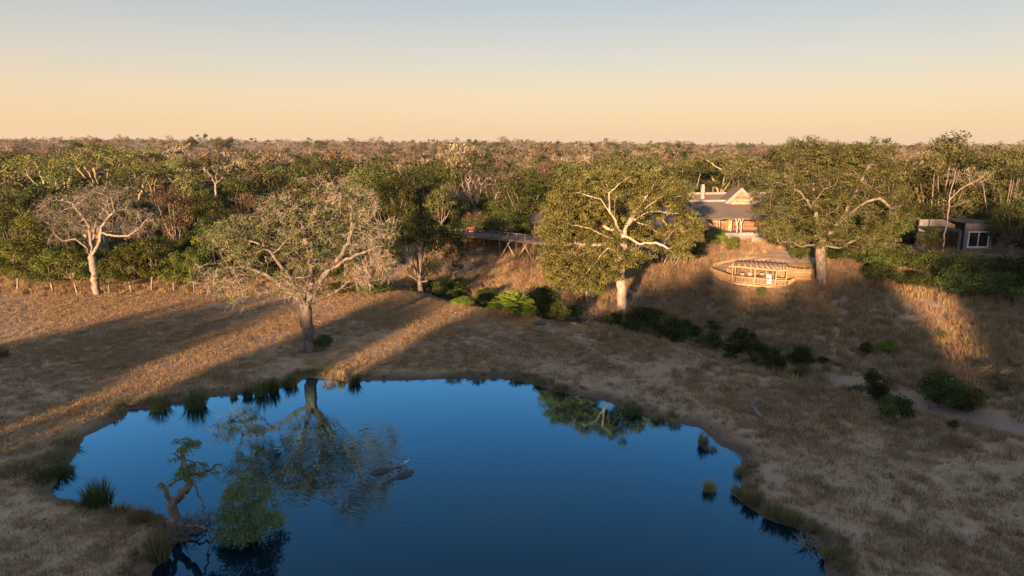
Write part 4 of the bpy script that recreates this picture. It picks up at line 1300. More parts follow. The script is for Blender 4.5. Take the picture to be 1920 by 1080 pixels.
# (across the light, width, how far the shade reaches, how high it stands there)
for u, w, v, zt in [(-67, 8, 66, .4), (-60.5, 8.5, 74, .4), (-55, 8, 78, .4), (-42, 6.5, 86, .4), (-38.5, 6.5, 86, .4),
                    (-28.5, 7.5, 84, .4), (-23, 9, 88, .3), (-17.5, 9, 86, .0), (-12, 9, 101, 2.0), (-7, 9, 103, 2.4), (-2.5, 9, 95.5, 1.25), (2.5, 9, 95.5, 1.25), (8, 9, 101, 3.8), (12.5, 8, 103, 4.2), (26, 10, 124, 9.0),
                    (30, 11, 128, 10.0), (35, 12, 128, 10), (41, 12, 128, 10), (47, 12, 128, 10)]:
    caster(u, w, v, zt)
for u, w, v in [(-64, 8, 60), (-57.5, 8, 68), (-40, 6.5, 76), (-26, 9, 78), (-20, 10, 82), (-15, 10, 84), (-9.5, 11, 96), (-4.5, 10, 93), (.5, 10, 93), (5.5, 9, 96), (10.5, 9, 100), (17, 7, 70), (23, 10, 86), (28, 12, 116), (33, 12, 120), (38, 12, 120), (44, 12, 120), (-90, 14, 50)]:
    caster(u, w, v, .6, 9.0)
for u, w, v in [(-22, 13, 68), (-13, 13, 74), (-4, 13, 80), (5, 13, 80), (13, 10, 64), (24, 13, 80), (34, 13, 90), (-60, 10, 48)]:
    caster(u, w, v, .4, 18.0)
for u, w, v, zt in [(15.5, 5, 96, 2.6), (22.5, 4.5, 104, 4.0)]:
    caster(u, w, v, zt, -4.0, 'olive')
for u, w, v in [(-33, 8, 41), (-47, 8, 38), (-53, 9, 44), (-30, 8, 40)]:
    caster(u, w, v, .4, 18.0)
# ------------------------------------------------------------------ the thatched lodge
lod = empty("thatched_lodge", (38, 118, 5.0), 0, "thatched lodge with pale ridges, chimney and a gabled dormer behind the trees", "lodge")
def lp(mb, name, mat, parent=None, smooth=False, kind=None, label=None):
    """build a part given in world metres as a child of the lodge (or of one of its parts)"""
    o = mb.build(name, mat, None, smooth, kind, label)
    o.parent = parent or lod
    o.matrix_parent_inverse = Matrix.Translation(lod.location).inverted() if (parent or lod) is lod else Matrix.Identity(4)
    if (parent or lod) is not lod:
        o.matrix_parent_inverse = Matrix.Identity(4)
    return o
def roof_prism(x0, x1, ya, yr, yb, ze, zr, th=.35, hip0=0.0, hip1=0.0, sag=0.0, n=14):
    """thatched double pitch with its ridge along x, thick eaves; hip0/hip1 pull the ridge in at its ends"""
    mb = MB()
    V, F = [], []
    g = np.random.default_rng(int(x0 * 10))
    for i in range(n + 1):
        t = i / n
        x = x0 + (x1 - x0) * t
        xr = (x0 + hip0) + (x1 - hip1 - x0 - hip0) * t
        j = g.normal(0, .05, 3)
        V += [(x, ya, ze - th + j[0]), (x, ya - .1, ze + j[0]), ((x + xr) / 2, (ya + yr) / 2, (ze + zr) / 2 - .06 + j[1]), (xr, yr, zr), ((x + xr) / 2, (yr + yb) / 2, (ze + zr) / 2 - .06 + j[2]), (x, yb + .1, ze), (x, yb, ze - th)]
    for i in range(n):
        for k in range(7):
            a, b_ = i * 7 + k, i * 7 + (k + 1) % 7
            F.append((a, a + 7, b_ + 7, b_))
    F.append(tuple(range(6, -1, -1))); F.append(tuple(range(n * 7, n * 7 + 7)))
    return mb.add(V, F)
main = lp(roof_prism(31.2, 48.5, 116.9, 122, 127.2, 7.75, 10.15), "roof", M['thatch'])
rear = lp(roof_prism(29.5, 49.0, 124.8, 129.4, 134.0, 8.6, 10.95), "rear_roof", M['thatch'])
def capline(pts, r_=.2):
    return MB().tube(pts, r_, 8)
lp(capline([(31.0 + i * 1.2, 122, 10.2 + .03 * math.sin(i * 1.7)) for i in range(15)], .24), "ridge_cap", M['ridge'], smooth=True)
lp(capline([(29.6 + i * 1.6, 129.4, 11.0 + .04 * math.sin(i * 1.3)) for i in range(13)], .26), "ridge_cap", M['ridge'], smooth=True)
# left wing with its ridge running towards the pond
wv = MB()
WX, WY0, WY1 = 28.2, 111.6, 127.0
V = [(WX - 4.9, WY0, 6.75), (WX + 4.6, WY0, 6.75), (WX + 4.6, WY1, 6.9), (WX - 4.9, WY1, 6.9), (WX, WY0 + 4.6, 10.35), (WX, WY1, 10.5)]
V += [(x, y, z - .4) for x, y, z in V[:4]]
wv.add(V, [(0, 1, 4), (1, 2, 5, 4), (3, 0, 4, 5), (2, 3, 5), (0, 6, 7, 1), (1, 7, 8, 2), (2, 8, 9, 3), (3, 9, 6, 0), (6, 9, 8, 7)])
lp(wv, "wing_roof", M['thatch'])
lp(capline([(WX, WY0 + 4.6, 10.38), (WX, WY1, 10.55)], .24), "ridge_cap", M['ridge'], smooth=True)
lp(capline([(WX, WY0 + 4.6, 10.38), (WX + 2.3, WY0 + 2.3, 8.56), (WX + 4.6, WY0, 6.75)], .17), "hip_cap", M['ridge'], smooth=True)
lp(capline([(29.6, 122.4, 10.2), (31.2, 119.6, 8.9), (32.9, 117.0, 7.62)], .17), "valley_cap", M['ridge'], smooth=True)
lp(MB().box(WX - 3.6, WX + 3.4, WY0 + 1.4, WY1 - .5, 4.4, 6.9), "wing_wall", M['plaster'])
lp(MB().box(WX + 1.0, WX + 2.4, WY0 + 1.34, WY0 + 1.38, 4.9, 6.4), "window_opening", M['dark_room'])
# dormer with timber truss
DX, DY = 39.75, 120.6
dm = MB()
V = [(DX - 2.7, DY, 9.9), (DX, DY, 12.45), (DX + 2.7, DY, 9.9), (DX - 2.7, DY + 5, 9.9), (DX, DY + 5, 12.45), (DX + 2.7, DY + 5, 9.9),
     (DX - 2.1, DY, 9.6), (DX, DY, 12.05), (DX + 2.1, DY, 9.6), (DX - 2.1, DY + 5, 9.6), (DX, DY + 5, 12.05), (DX + 2.1, DY + 5, 9.6)]
dm.add(V, [(0, 3, 4, 1), (1, 4, 5, 2), (6, 7, 10, 9), (7, 8, 11, 10), (0, 1, 7, 6), (1, 2, 8, 7), (3, 9, 10, 4), (4, 10, 11, 5), (0, 6, 9, 3), (2, 5, 11, 8)])
dor = lp(dm, "dormer_roof", M['thatch'])
lp(MB().slab([(DX - 2.08, DY + .55), (DX + 2.08, DY + .55), (DX + 2.08, DY + .7), (DX - 2.08, DY + .7)], 9.6, 10.6), "dormer_wall", M['plaster'], dor)
tri = MB(); tri.add([(DX - 2.0, DY + .6, 9.7), (DX + 2.0, DY + .6, 9.7), (DX, DY + .6, 12.0), (DX - 2.0, DY + .8, 9.7), (DX + 2.0, DY + .8, 9.7), (DX, DY + .8, 12.0)], [(0, 1, 2), (5, 4, 3), (0, 3, 4, 1), (1, 4, 5, 2), (2, 5, 3, 0)])
lp(tri, "gable_infill", M['brown_wood'], dor)
lp(MB().box(DX - 1.45, DX + 1.45, DY - .12, DY + .1, 10.22, 10.62), "gable_sill", M['ridge'], dor)
lp(MB().bar((DX - 1.2, DY + .3, 10.65), (DX, DY + .3, 11.9), .1, .12), "truss_rafter", M['timber'], dor)
lp(MB().bar((DX + 1.2, DY + .3, 10.65), (DX, DY + .3, 11.9), .1, .12), "truss_rafter", M['timber'], dor)
lp(MB().bar((DX, DY + .36, 10.62), (DX, DY + .36, 11.95), .12, .12), "truss_post", M['timber'], dor)
lp(MB().bar((DX - .6, DY + .42, 11.25), (DX + .6, DY + .42, 11.25), .1, .1), "truss_tie", M['timber'], dor)
lp(MB().add([(DX - 2.9, DY - .15, 9.9), (DX - 2.0, DY - .15, 9.9), (DX, DY - .15, 11.95), (DX + 2.0, DY - .15, 9.9), (DX + 2.9, DY - .15, 9.9), (DX, DY - .15, 12.62),
             (DX - 2.9, DY + .25, 9.9), (DX - 2.0, DY + .25, 9.9), (DX, DY + .25, 11.95), (DX + 2.0, DY + .25, 9.9), (DX + 2.9, DY + .25, 9.9), (DX, DY + .25, 12.62)],
            [(0, 1, 2, 5), (5, 2, 3, 4), (6, 11, 8, 7), (11, 10, 9, 8), (0, 5, 11, 6), (5, 4, 10, 11), (1, 7, 8, 2), (2, 8, 9, 3), (0, 6, 7, 1), (3, 9, 10, 4)]), "gable_edge", M['thatch_edge'], dor)
# chimney
CHX = 35.0
ch = lp(MB().box(CHX - .3, CHX + .3, 127.7, 128.3, 9.2, 12.2), "chimney", M['ridge'])
lp(MB().box(CHX - .38, CHX + .38, 127.6, 128.4, 12.2, 12.35), "chimney_cap", M['grey_plaster'], ch)
lp(MB().box(CHX - .24, CHX + .24, 127.76, 128.24, 12.35, 12.75), "chimney_pot", M['ridge'], ch)
# walls, opening, veranda
lp(MB().box(34.3, 35.35, 118.3, 118.7, 4.6, 8.0), "front_wall", M['plaster'])
lp(MB().box(37.1, 37.75, 118.3, 118.7, 4.6, 8.0), "front_wall", M['plaster'])
lp(MB().box(35.35, 37.1, 118.32, 118.68, 7.45, 8.0), "lintel", M['plaster'])
lp(MB().box(46.0, 47.2, 118.3, 118.7, 4.6, 8.0), "front_wall", M['plaster'])
lp(MB().box(33.6, 47.6, 121.2, 121.5, 4.6, 9.3), "back_wall", M['brown_wood'])
lp(MB().box(35.6, 36.9, 120.9, 121.15, 6.6, 7.4), "white_panel", M['pale_wood'])
lp(MB().box(35.5, 36.8, 119.6, 120.3, 5.45, 6.15), "sideboard", M['brown_wood'])
lp(MB().box(38.9, 45.0, 120.0, 120.9, 5.45, 5.95), "bench", M['brown_wood'])
lp(MB().box(38.9, 45.0, 120.7, 121.1, 5.95, 6.5), "bench_back", M['orange_fabric'])
lp(MB().box(33.2, 47.5, 115.3, 119.0, 3.2, 5.42), "terrace", M['grey_plaster'])
lp(MB().box(38.0, 47.4, 115.0, 115.28, 5.0, 5.5), "terrace_kerb", M['ridge'])
for px in (35.25, 37.3, 41.6, 45.4):
    lp(MB().tube([(px, 117.4, 5.4), (px + .05, 117.4, 6.6), (px, 117.4, 7.8)], [.1, .09, .09], 8), "veranda_post", M['pale_wood'], smooth=True)
for px in (37.9, 38.6):
    lp(MB().tube([(px, 116.2, 5.3), (px + .07, 116.2, 6.2), (px - .05, 116.2, 6.9), (px - .28, 116.25, 7.7)], [.13, .12, .11, .07], 8).tube([(px - .03, 116.2, 6.7), (px + .28, 116.2, 7.7)], [.09, .06], 7), "forked_post", M['pale_wood'], smooth=True)
rw = empty("retaining_fence", (40.6, 113.6, hz(40.6, 113.6)), 0, "pale upright-pole retaining fence in the grass below the lodge terrace", "fence")
zz = hz(40.6, 113.6)
for i in range(9):
    MB().tube([(-.85 + i * .2, .03 * math.sin(i * 3), -.2), (-.85 + i * .2, .03 * math.sin(i * 3), 1.0 + .08 * math.sin(i * 2.3))], .095, 7).build("pole", M['ridge'], rw, True)

# ------------------------------------------------------------------ the stilted deck under the dark trees
ZD = 5.0
EDGE = [(-9.5, 116.6), (-7.5, 115.6), (-4.7, 114.2), (-2.0, 112.2), (.7, 110.0), (3.4, 107.8), (8.0, 105.2), (13.0, 103.7), (18.0, 102.8), (22.5, 102.4), (26.2, 102.6)]
sd_ = empty("stilted_deck", (3.4, 107.8, hz(3.4, 107.8)), 0, "long weathered deck on braced stilts above the gully", "deck")
def cp_(mb, root, name, mat, smooth=False, kind=None):
    o = mb.build(name, mat, None, smooth, kind)
    o.parent = root
    o.matrix_parent_inverse = root.matrix_basis.inverted()
    return o
def depth_of(i):
    return 6.5 if i < 7 else 5.0
for i in range(len(EDGE) - 1):
    a, b_ = EDGE[i], EDGE[i + 1]
    da, db = depth_of(i), depth_of(i + 1)
    cp_(MB().slab([a, b_, (b_[0], b_[1] + db), (a[0], a[1] + da)], ZD - .08, ZD), sd_, "deck_boards", M['old_timber'])
    cp_(MB().bar((*a, ZD - .24), (*b_, ZD - .24), .12, .28), sd_, "edge_beam", M['old_timber'])
    cp_(MB().bar((*a, ZD + .98), (*b_, ZD + .98), .09, .07), sd_, "top_rail", M['old_timber'])
    cp_(MB().bar((*a, ZD + .12), (*b_, ZD + .12), .06, .06), sd_, "bottom_rail", M['old_timber'])
    L_ = math.dist(a, b_); m_ = int(L_ / .3)
    bal = MB()
    for q in range(1, m_):
        t = q / m_
        x, y = a[0] + (b_[0] - a[0]) * t, a[1] + (b_[1] - a[1]) * t
        bal.bar((x, y, ZD + .14), (x, y, ZD + .95), .022, .022)
    cp_(bal, sd_, "balusters", M['old_timber'], kind="stuff")
stilts = []
for i in range(len(EDGE)):
    pts_ = [EDGE[i]] if i == len(EDGE) - 1 else [EDGE[i], ((EDGE[i][0] + EDGE[i + 1][0]) / 2, (EDGE[i][1] + EDGE[i + 1][1]) / 2)]
    for j, (x, y) in enumerate(pts_):
        z = hz(x, y)
        cp_(MB().tube([(x, y - .02, (z - .3) if j == 0 or i > 5 else ZD - .3), (x, y - .02, ZD + 1.0)], [.12, .1], 8), sd_, "stilt" if j == 0 else "post", M['old_timber'], True)
        if i > 2 and (j == 0 or i > 5):
            stilts.append((x, y, z))
for (x, y, z), (x2, y2, z2) in zip(stilts[:-1], stilts[1:]):
    for t, s in ((1, 1), (-1, -1)):
        if s > 0:
            cp_(MB().tube([(x + .05, y - .1, z + .1), (x + (x2 - x) * .62, y + (y2 - y) * .62 - .1, ZD - .35)], .075, 6), sd_, "brace", M['pale_bark'], True)
        else:
            cp_(MB().tube([(x2 - .05, y2 + .08, z2 + .1), (x2 - (x2 - x) * .62, y2 - (y2 - y) * .62 + .08, ZD - .35)], .075, 6), sd_, "brace", M['pale_bark'], True)
for (x, y, z) in stilts[3:]:
    for dy in (2.4, 4.6):
        cp_(MB().tube([(x, y + dy, hz(x, y + dy) - .3), (x, y + dy, ZD - .1)], .1, 7), sd_, "stilt", M['old_timber'], True)

def bucket_chair(loc, rz, label):
    e = empty("bucket_chair", loc, rz, label, "chair", "white chairs on the stilted deck")
    V, F = [], []
    n = 12
    prof = [(.0, .40), (.24, .42), (.34, .55), (.40, .80)]
    for j, (r_, z) in enumerate(prof):
        for i in range(n):
            a = -2.5 + 5.0 * i / (n - 1)
            zz_ = z + (.32 * max(0, math.cos(a)) if j >= 2 else 0)
            V.append((r_ * math.sin(a), r_ * math.cos(a), zz_))
    for j in range(3):
        for i in range(n - 1):
            F.append((j * n + i, j * n + i + 1, (j + 1) * n + i + 1, (j + 1) * n + i))
    o = MB().add(V, F).build("seat_shell", M['white'], e, True)
    md = o.modifiers.new("thick", 'SOLIDIFY'); md.thickness = .05
    for a in (.8, 2.3, 3.9, 5.4):
        MB().tube([(.12 * math.cos(a), .12 * math.sin(a), .4), (.32 * math.cos(a), .32 * math.sin(a), 0)], .025, 6).build("leg", M['old_timber'], e)
for u, v, rz, lab in ((942, 436, 2.2, "left one of the two white bucket chairs on the stilted deck"), (957, 435, -2.2, "right one of the two white bucket chairs on the stilted deck")):
    p = gz(u, v, ZD)
    bucket_chair(p, rz, lab)
p = gz(950, 438, ZD)
e = empty("side_table", p, 0, "small pale table between the two white bucket chairs", "table")
MB().tube([(0, 0, .0), (0, 0, .05)], .25, 12).build("base", M['ridge'], e, True)
MB().tube([(0, 0, .05), (0, 0, .6)], .09, 8).build("stem", M['ridge'], e, True)
MB().tube([(0, 0, .6), (0, 0, .66)], .34, 14).build("table_top", M['white'], e, True)
def settee(loc, rz, w, mat, label, name="settee"):
    e = empty(name, loc, rz, label, "seat", "seats on the stilted deck")
    MB().box(-w / 2, w / 2, -.35, .35, .12, .38).build("frame", M['brown_wood'], e)
    MB().box(-w / 2 + .06, w / 2 - .06, -.33, .25, .38, .52).build("seat_cushion", mat, e)
    MB().box(-w / 2 + .04, w / 2 - .04, .22, .38, .38, .95).build("backrest", mat, e)
    for s in (-1, 1):
        MB().box(s * w / 2 - .05, s * w / 2 + .05, -.34, .36, .3, .66).build("armrest", M['brown_wood'], e)
    for x in (-w / 2 + .06, w / 2 - .06):
        for y in (-.3, .3):
            MB().box(x - .03, x + .03, y - .03, y + .03, 0, .12).build("leg", M['brown_wood'], e)
settee(gz(883, 436, ZD), .3, 1.5, M['red_fabric'], "red cushioned settee at the left end of the stilted deck")
settee(gz(899, 436, ZD), -.2, 1.1, M['orange_fabric'], "terracotta armchair beside the red settee on the stilted deck", "armchair")
for u, lab in ((913, "orange standing lantern on the deck, left one of two"), (926, "orange standing lantern on the deck, right one of two")):
    p = gz(u, 432, ZD)
    e = empty("lantern", p, 0, lab, "lantern", "lanterns on the stilted deck")
    MB().tube([(0, 0, 0), (0, 0, .9)], .05, 6).build("stand", M['brown_wood'], e)
    MB().tube([(0, 0, .9), (0, 0, 1.0), (0, 0, 1.35), (0, 0, 1.45)], [.12, .2, .2, .1], 10).build("shade", M['orange_fabric'], e, True)
hut = empty("dark_pavilion", (6.3, 113.6, ZD), 0, "dark thatched pavilion in the shade at the back of the stilted deck", "pavilion")
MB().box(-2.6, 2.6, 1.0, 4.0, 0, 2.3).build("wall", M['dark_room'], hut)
MB().slab([(-3.2, -.6), (3.2, -.6), (3.2, 4.6), (-3.2, 4.6)], 2.3, [2.5, 2.5, 2.5, 2.5]).build("eave", M['thatch'], hut)
mb = MB(); mb.add([(-3.2, -.6, 2.52), (3.2, -.6, 2.52), (3.2, 4.6, 2.52), (-3.2, 4.6, 2.52), (-1.2, 2.0, 4.2), (1.2, 2.0, 4.2)], [(0, 1, 5, 4), (1, 2, 5), (2, 3, 4, 5), (3, 0, 4), (3, 2, 1, 0)]); mb.build("roof", M['thatch'], hut)
for x in (-2.6, 0, 2.6):
    MB().tube([(x, -.2, 0), (x, -.2, 2.35)], .09, 7).build("post", M['bark'], hut, True)
MB().box(-1.2, -.2, .93, .98, .9, 1.8).build("window", M['glass'], hut)

# ------------------------------------------------------------------ the timber viewing deck (pergola, railings, reed screen, curved ramp)
ZF, ZR, ZT = 1.62, 2.5, 3.75
vd = empty("viewing_deck", (33.5, 92, hz(33.5, 92)), 0, "sunlit timber viewing deck with slatted pergola, railings and a curved ramp", "deck")
FLOOR = [(29.7, 93.2), (30.22, 91.94), (32.46, 90.48), (34.71, 89.08), (36.09, 88.83), (37.95, 91.02), (38.6, 93.6), (36.5, 96.0), (31.6, 96.6)]
cp_(MB().slab(FLOOR, ZF - .1, ZF), vd, "floor", M['timber'])
FE = FLOOR[:6]
for a, b_ in zip(FE[:-1], FE[1:]):
    cp_(MB().bar((*a, ZF - .12), (*b_, ZF - .12), .12, .26), vd, "edge_beam", M['timber'])
    cp_(MB().bar((*a, ZR), (*b_, ZR), .12, .08), vd, "top_rail", M['timber'])
    cp_(MB().bar((*a, ZF + .16), (*b_, ZF + .16), .07, .07), vd, "bottom_rail", M['timber'])
    L_ = math.dist(a, b_); m_ = max(2, int(L_ / .2))
    bal = MB()
    for q in range(1, m_):
        t = q / m_
        bal.bar((a[0] + (b_[0] - a[0]) * t, a[1] + (b_[1] - a[1]) * t, ZF + .18), (a[0] + (b_[0] - a[0]) * t, a[1] + (b_[1] - a[1]) * t, ZR - .03), .07, .045)
    cp_(bal, vd, "balusters", M['timber'], kind="stuff")
ROOFP = [(29.9, 92.3), (32.4, 90.65), (34.6, 89.1), (35.95, 89.1)]
BACKP = [(31.3, 95.4), (33.4, 95.2), (35.3, 94.4), (37.6, 93.2)]
for (x, y) in ROOFP:
    cp_(MB().tube([(x, y - .05, hz(x, y) - .3), (x, y - .05, ZT)], .085, 8), vd, "post", M['timber'], True)
for (x, y) in BACKP:
    cp_(MB().tube([(x, y, ZF - .1), (x, y, ZT)], .085, 8), vd, "post", M['timber'], True)
for a, b_ in zip(ROOFP[:-1], ROOFP[1:]):
    cp_(MB().bar((*a, ZT + .04), (*b_, ZT + .04), .1, .14), vd, "roof_beam", M['timber'])
for a, b_ in zip(BACKP[:-1], BACKP[1:]):
    cp_(MB().bar((*a, ZT + .04), (*b_, ZT + .04), .1, .14), vd, "roof_beam", M['timber'])
def lerp2(P_, t):
    t = t * (len(P_) - 1); i = min(int(t), len(P_) - 2); f = t - i
    return (P_[i][0] + (P_[i + 1][0] - P_[i][0]) * f, P_[i][1] + (P_[i + 1][1] - P_[i][1]) * f)
NR = 12
for q in range(NR):
    t = q / (NR - 1)
    a, b_ = lerp2(ROOFP, t), lerp2(BACKP, t)
    ex = ((a[0] - b_[0]) * .06, (a[1] - b_[1]) * .06)
    cp_(MB().tube([(a[0] + ex[0], a[1] + ex[1], ZT + .26), (b_[0] - ex[0], b_[1] - ex[1], ZT + .26)], .075, 6), vd, "roof_pole", M['timber'], True)
    if q < NR - 1:
        c, d = lerp2(ROOFP, (q + 1) / (NR - 1)), lerp2(BACKP, (q + 1) / (NR - 1))
        sl = MB()
        for j in range(13):
            f = .03 + .94 * j / 12
            p0 = (a[0] + (b_[0] - a[0]) * f, a[1] + (b_[1] - a[1]) * f, ZT + .15); p1 = (c[0] + (d[0] - c[0]) * f, c[1] + (d[1] - c[1]) * f, ZT + .15)
            sl.bar(p0, p1, .2, .03)
        cp_(sl, vd, "shade_slats", M['shade_mat'], kind="stuff")
def reed_screen(pts_, z0, z1, name="reed_screen"):
    for a, b_ in zip(pts_[:-1], pts_[1:]):
        L_ = math.dist(a, b_); m_ = max(2, int(L_ / .13))
        mb = MB()
        g = np.random.default_rng(int(abs(a[0]) * 100))
        for q in range(m_):
            t = (q + .5) / m_
            x, y = a[0] + (b_[0] - a[0]) * t, a[1] + (b_[1] - a[1]) * t
            mb.tube([(x, y, (z0 if z0 is not None else hz(x, y) - .1)), (x + g.normal(0, .01), y, z1 + g.normal(0, .05))], .075, 5)
        cp_(mb, vd, name, M['reed_fence'], True, kind="stuff")
        for zf in (.25, .75):
            zz_ = (z0 if z0 is not None else hz(*a)) * (1 - zf) + z1 * zf
            cp_(MB().bar((a[0], a[1] - .09, zz_), (b_[0], b_[1] - .09, zz_), .05, .08), vd, "screen_rail", M['timber'])
reed_screen([(37.95, 91.02), (39.85, 90.6)], None, 3.72)
reed_screen([(36.6, 93.9), (37.4, 92.4), (37.95, 91.02)], ZF - .1, 3.7)
# ramp curling from the deck's left side back up to the bank
RO = [(29.7, 93.2), (29.3, 95.2), (28.9, 97.2), (28.9, 99.2), (29.8, 101.0), (31.6, 102.3), (34.0, 103.4), (37.0, 104.8), (40.2, 106.4), (42.6, 108.6)]
RI = [(31.6, 96.6), (31.2, 97.0), (31.0, 97.8), (31.2, 98.8), (31.8, 99.6), (32.8, 100.4), (34.9, 101.5), (37.9, 102.9), (41.2, 104.8), (44.2, 107.2)]
zr_ = [ZF + .02 + (max(0, i - 3) * .13) for i in range(len(RO))]
for i in range(len(RO) - 1):
    P4 = [RO[i], RO[i + 1], RI[i + 1], RI[i]]
    zq = [zr_[i], zr_[i + 1], zr_[i + 1], zr_[i]]
    cp_(MB().slab(P4, [z - .1 for z in zq], zq), vd, "ramp_floor", M['timber'])
    for side, mt in ((RO, M['timber']), (RI, M['timber'])):
        a, b_ = side[i], side[i + 1]
        if side is RI and i < 1: continue
        cp_(MB().bar((*a, zr_[i] + .88), (*b_, zr_[i + 1] + .88), .11, .07), vd, "ramp_rail", mt)
        L_ = math.dist(a, b_); m_ = max(2, int(L_ / .17))
        bal = MB()
        for q in range(m_):
            t = q / m_
            x, y, z = a[0] + (b_[0] - a[0]) * t, a[1] + (b_[1] - a[1]) * t, zr_[i] + (zr_[i + 1] - zr_[i]) * t
            bal.bar((x, y, z - .25), (x, y, z + .86), .085, .03)
        cp_(bal, vd, "ramp_balusters", M['reed_fence'], kind="stuff")
    for (x, y), z in ((RO[i], zr_[i]), (RI[i], zr_[i])):
        cp_(MB().tube([(x, y, hz(x, y) - .3), (x, y, z + .9)], .07, 7), vd, "ramp_post", M['timber'], True)
for x, y in ((42.6, 108.6), (44.2, 107.2)):
    cp_(MB().tube([(x, y, hz(x, y) - .3), (x, y, zr_[-1] + 2.1)], .1, 8), vd, "gate_post", M['ridge'], True)

# furniture on the viewing deck
def deck_chair(loc, rz, label):
    e = empty("cushioned_chair", loc, rz, label, "chair", "chairs on the viewing deck")
    MB().box(-.32, .32, -.3, .3, .3, .36).build("seat_frame", M['brown_wood'], e)
    MB().box(-.29, .29, -.28, .22, .362, .48).build("seat_cushion", M['cushion'], e)
    MB().slab([(-.3, .2), (.3, .2), (.3, .32), (-.3, .32)], .36, .92).build("backrest", M['cushion'], e)
    for x in (-.28, .28):
        for y in (-.26, .26):
            MB().box(x - .03, x + .03, y - .03, y + .03, 0, .3).build("leg", M['brown_wood'], e)
        MB().box(x - .04, x + .04, -.3, .3, .6, .65).build("armrest", M['brown_wood'], e)
for x, y, rz, lab in ((31.9, 93.8, .2, "leftmost cushioned chair under the pergola"), (33.0, 94.2, -.2, "second cushioned chair from the left under the pergola"),
                      (34.6, 93.8, .1, "cushioned chair behind the couple under the pergola"), (36.5, 92.1, -.9, "cushioned chair by the reed screen under the pergola")):
    deck_chair((x, y, ZF), rz, lab)
e = empty("dining_table", (33.6, 92.5, ZF), .3, "dark wooden table in the middle of the viewing deck", "table")
MB().box(-.9, .9, -.4, .4, .68, .74).build("table_top", M['brown_wood'], e)
for x in (-.8, .8):
    for y in (-.32, .32):
        MB().box(x - .04, x + .04, y - .04, y + .04, 0, .68).build("leg", M['brown_wood'], e)
e = empty("bar_counter", (36.0, 91.0, ZF), -.5, "low dark drinks counter at the right end of the viewing deck", "counter")
MB().box(-.7, .7, -.22, .22, 0, .8).build("counter_body", M['brown_wood'], e)
MB().box(-.76, .76, -.27, .27, .8, .86).build("counter_top", M['old_timber'], e)

# ------------------------------------------------------------------ the grey cottage in the shade on the right
ct = empty("grey_cottage", (72.2, 108.8, hz(72.2, 108.0) + .25), 0, "flat-roofed grey cottage with a white-framed sliding window in deep shade", "cottage")
zg = -.6
MB().box(-.5, .0, 0, .35, zg, 4.1).box(3.25, 3.9, 0, .35, zg, 4.1).box(0, 3.25, 0, .35, 2.75, 4.1).box(0, 3.25, 0, .35, zg, .35).build("front_wall", M['grey_plaster'], ct)
MB().box(3.6, 3.9, .36, 6, zg, 4.1).build("side_wall", M['grey_plaster'], ct)
MB().box(-4.4, 3.9, 6, 6.3, zg, 4.1).build("back_wall", M['grey_plaster'], ct)
MB().box(-.6, 4.0, -.06, 6.4, 4.1, 4.3).build("roof", M['flat_roof'], ct)
MB().box(-4.6, -.62, .8, 6.4, 2.75, 3.0).build("low_roof", M['flat_roof'], ct)
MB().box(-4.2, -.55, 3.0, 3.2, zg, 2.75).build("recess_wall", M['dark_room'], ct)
MB().box(-.85, -.52, .9, 1.2, zg, 2.75).build("porch_pillar", M['grey_plaster'], ct)
wf = MB().box(-.02, .12, -.08, .1, .3, 2.85).box(3.13, 3.27, -.08, .1, .3, 2.85).box(.12, 3.13, -.08, .1, 2.7, 2.84).box(.12, 3.13, -.08, .1, .31, .46).box(1.57, 1.68, -.06, .08, .46, 2.7).build("window_frame", M['white'], ct)
MB().box(.12, 1.57, .01, .03, .46, 2.7).build("window_pane", M['glass'], wf)
MB().box(1.68, 3.13, .01, .03, .46, 2.7).build("window_pane", M['glass'], wf)
MB().box(-.3, 3.6, -.5, -.09, .1, .28).build("window_sill", M['ridge'], wf)
MB().box(2.2, 2.75, .5, .56, .5, 2.5).build("curtain", M['cushion'], ct)
cw = MB()
for i in range(7):
    a0, a1 = 2.4 + i * .2, 2.4 + (i + 1) * .2
    c0 = (-5.6 + 1.6 * math.cos(a0), 1.2 - 1.6 * math.sin(a0)); c1 = (-5.6 + 1.6 * math.cos(a1), 1.2 - 1.6 * math.sin(a1))
    d0 = (-5.6 + 1.35 * math.cos(a0), 1.2 - 1.35 * math.sin(a0)); d1 = (-5.6 + 1.35 * math.cos(a1), 1.2 - 1.35 * math.sin(a1))
    cw.slab([c0, c1, d1, d0], zg - .5, 2.7)
cw.build("curved_wall", M['grey_plaster'], ct)

# the dark cabin deep in the left-hand wood
p = hit(328, 446); CBY = p.y; p.z += .5
cb = empty("wood_cabin", (p.x, CBY, p.z), 0, "dark cabin with thin poles half hidden in the left-hand wood", "cabin")
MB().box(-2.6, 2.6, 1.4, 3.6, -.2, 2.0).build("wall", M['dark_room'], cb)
MB().slab([(-3.0, -.4), (3.0, -.4), (3.0, 4.2), (-3.0, 4.2)], [1.95, 1.95, 2.6, 2.6], [2.1, 2.1, 2.75, 2.75]).build("roof", M['grey_plaster'], cb)
MB().box(-2.8, 2.8, -.3, 1.38, -.35, -.1).build("veranda_floor", M['old_timber'], cb)
for x in (-2.4, -.8, .8, 2.4):
    MB().tube([(x, -.1, hz(p.x + x, CBY) - p.z - .2), (x, -.1, 2.0)], .07, 6).build("pole", M['bark'], cb, True)
p = gy(168, 440, 104)
cb = empty("plank_hut", (p.x, 104, p.z - 1.0), 0, "small plank hut with a red-brown door behind the bare grey tree", "hut")
MB().box(-1.2, 1.6, 0, 2.0, -1.5, 2.0).build("wall", M['shade_mat'], cb)
MB().box(.25, .85, -.06, -.01, -.6, 1.5).build("door", M['red_fabric'], cb)
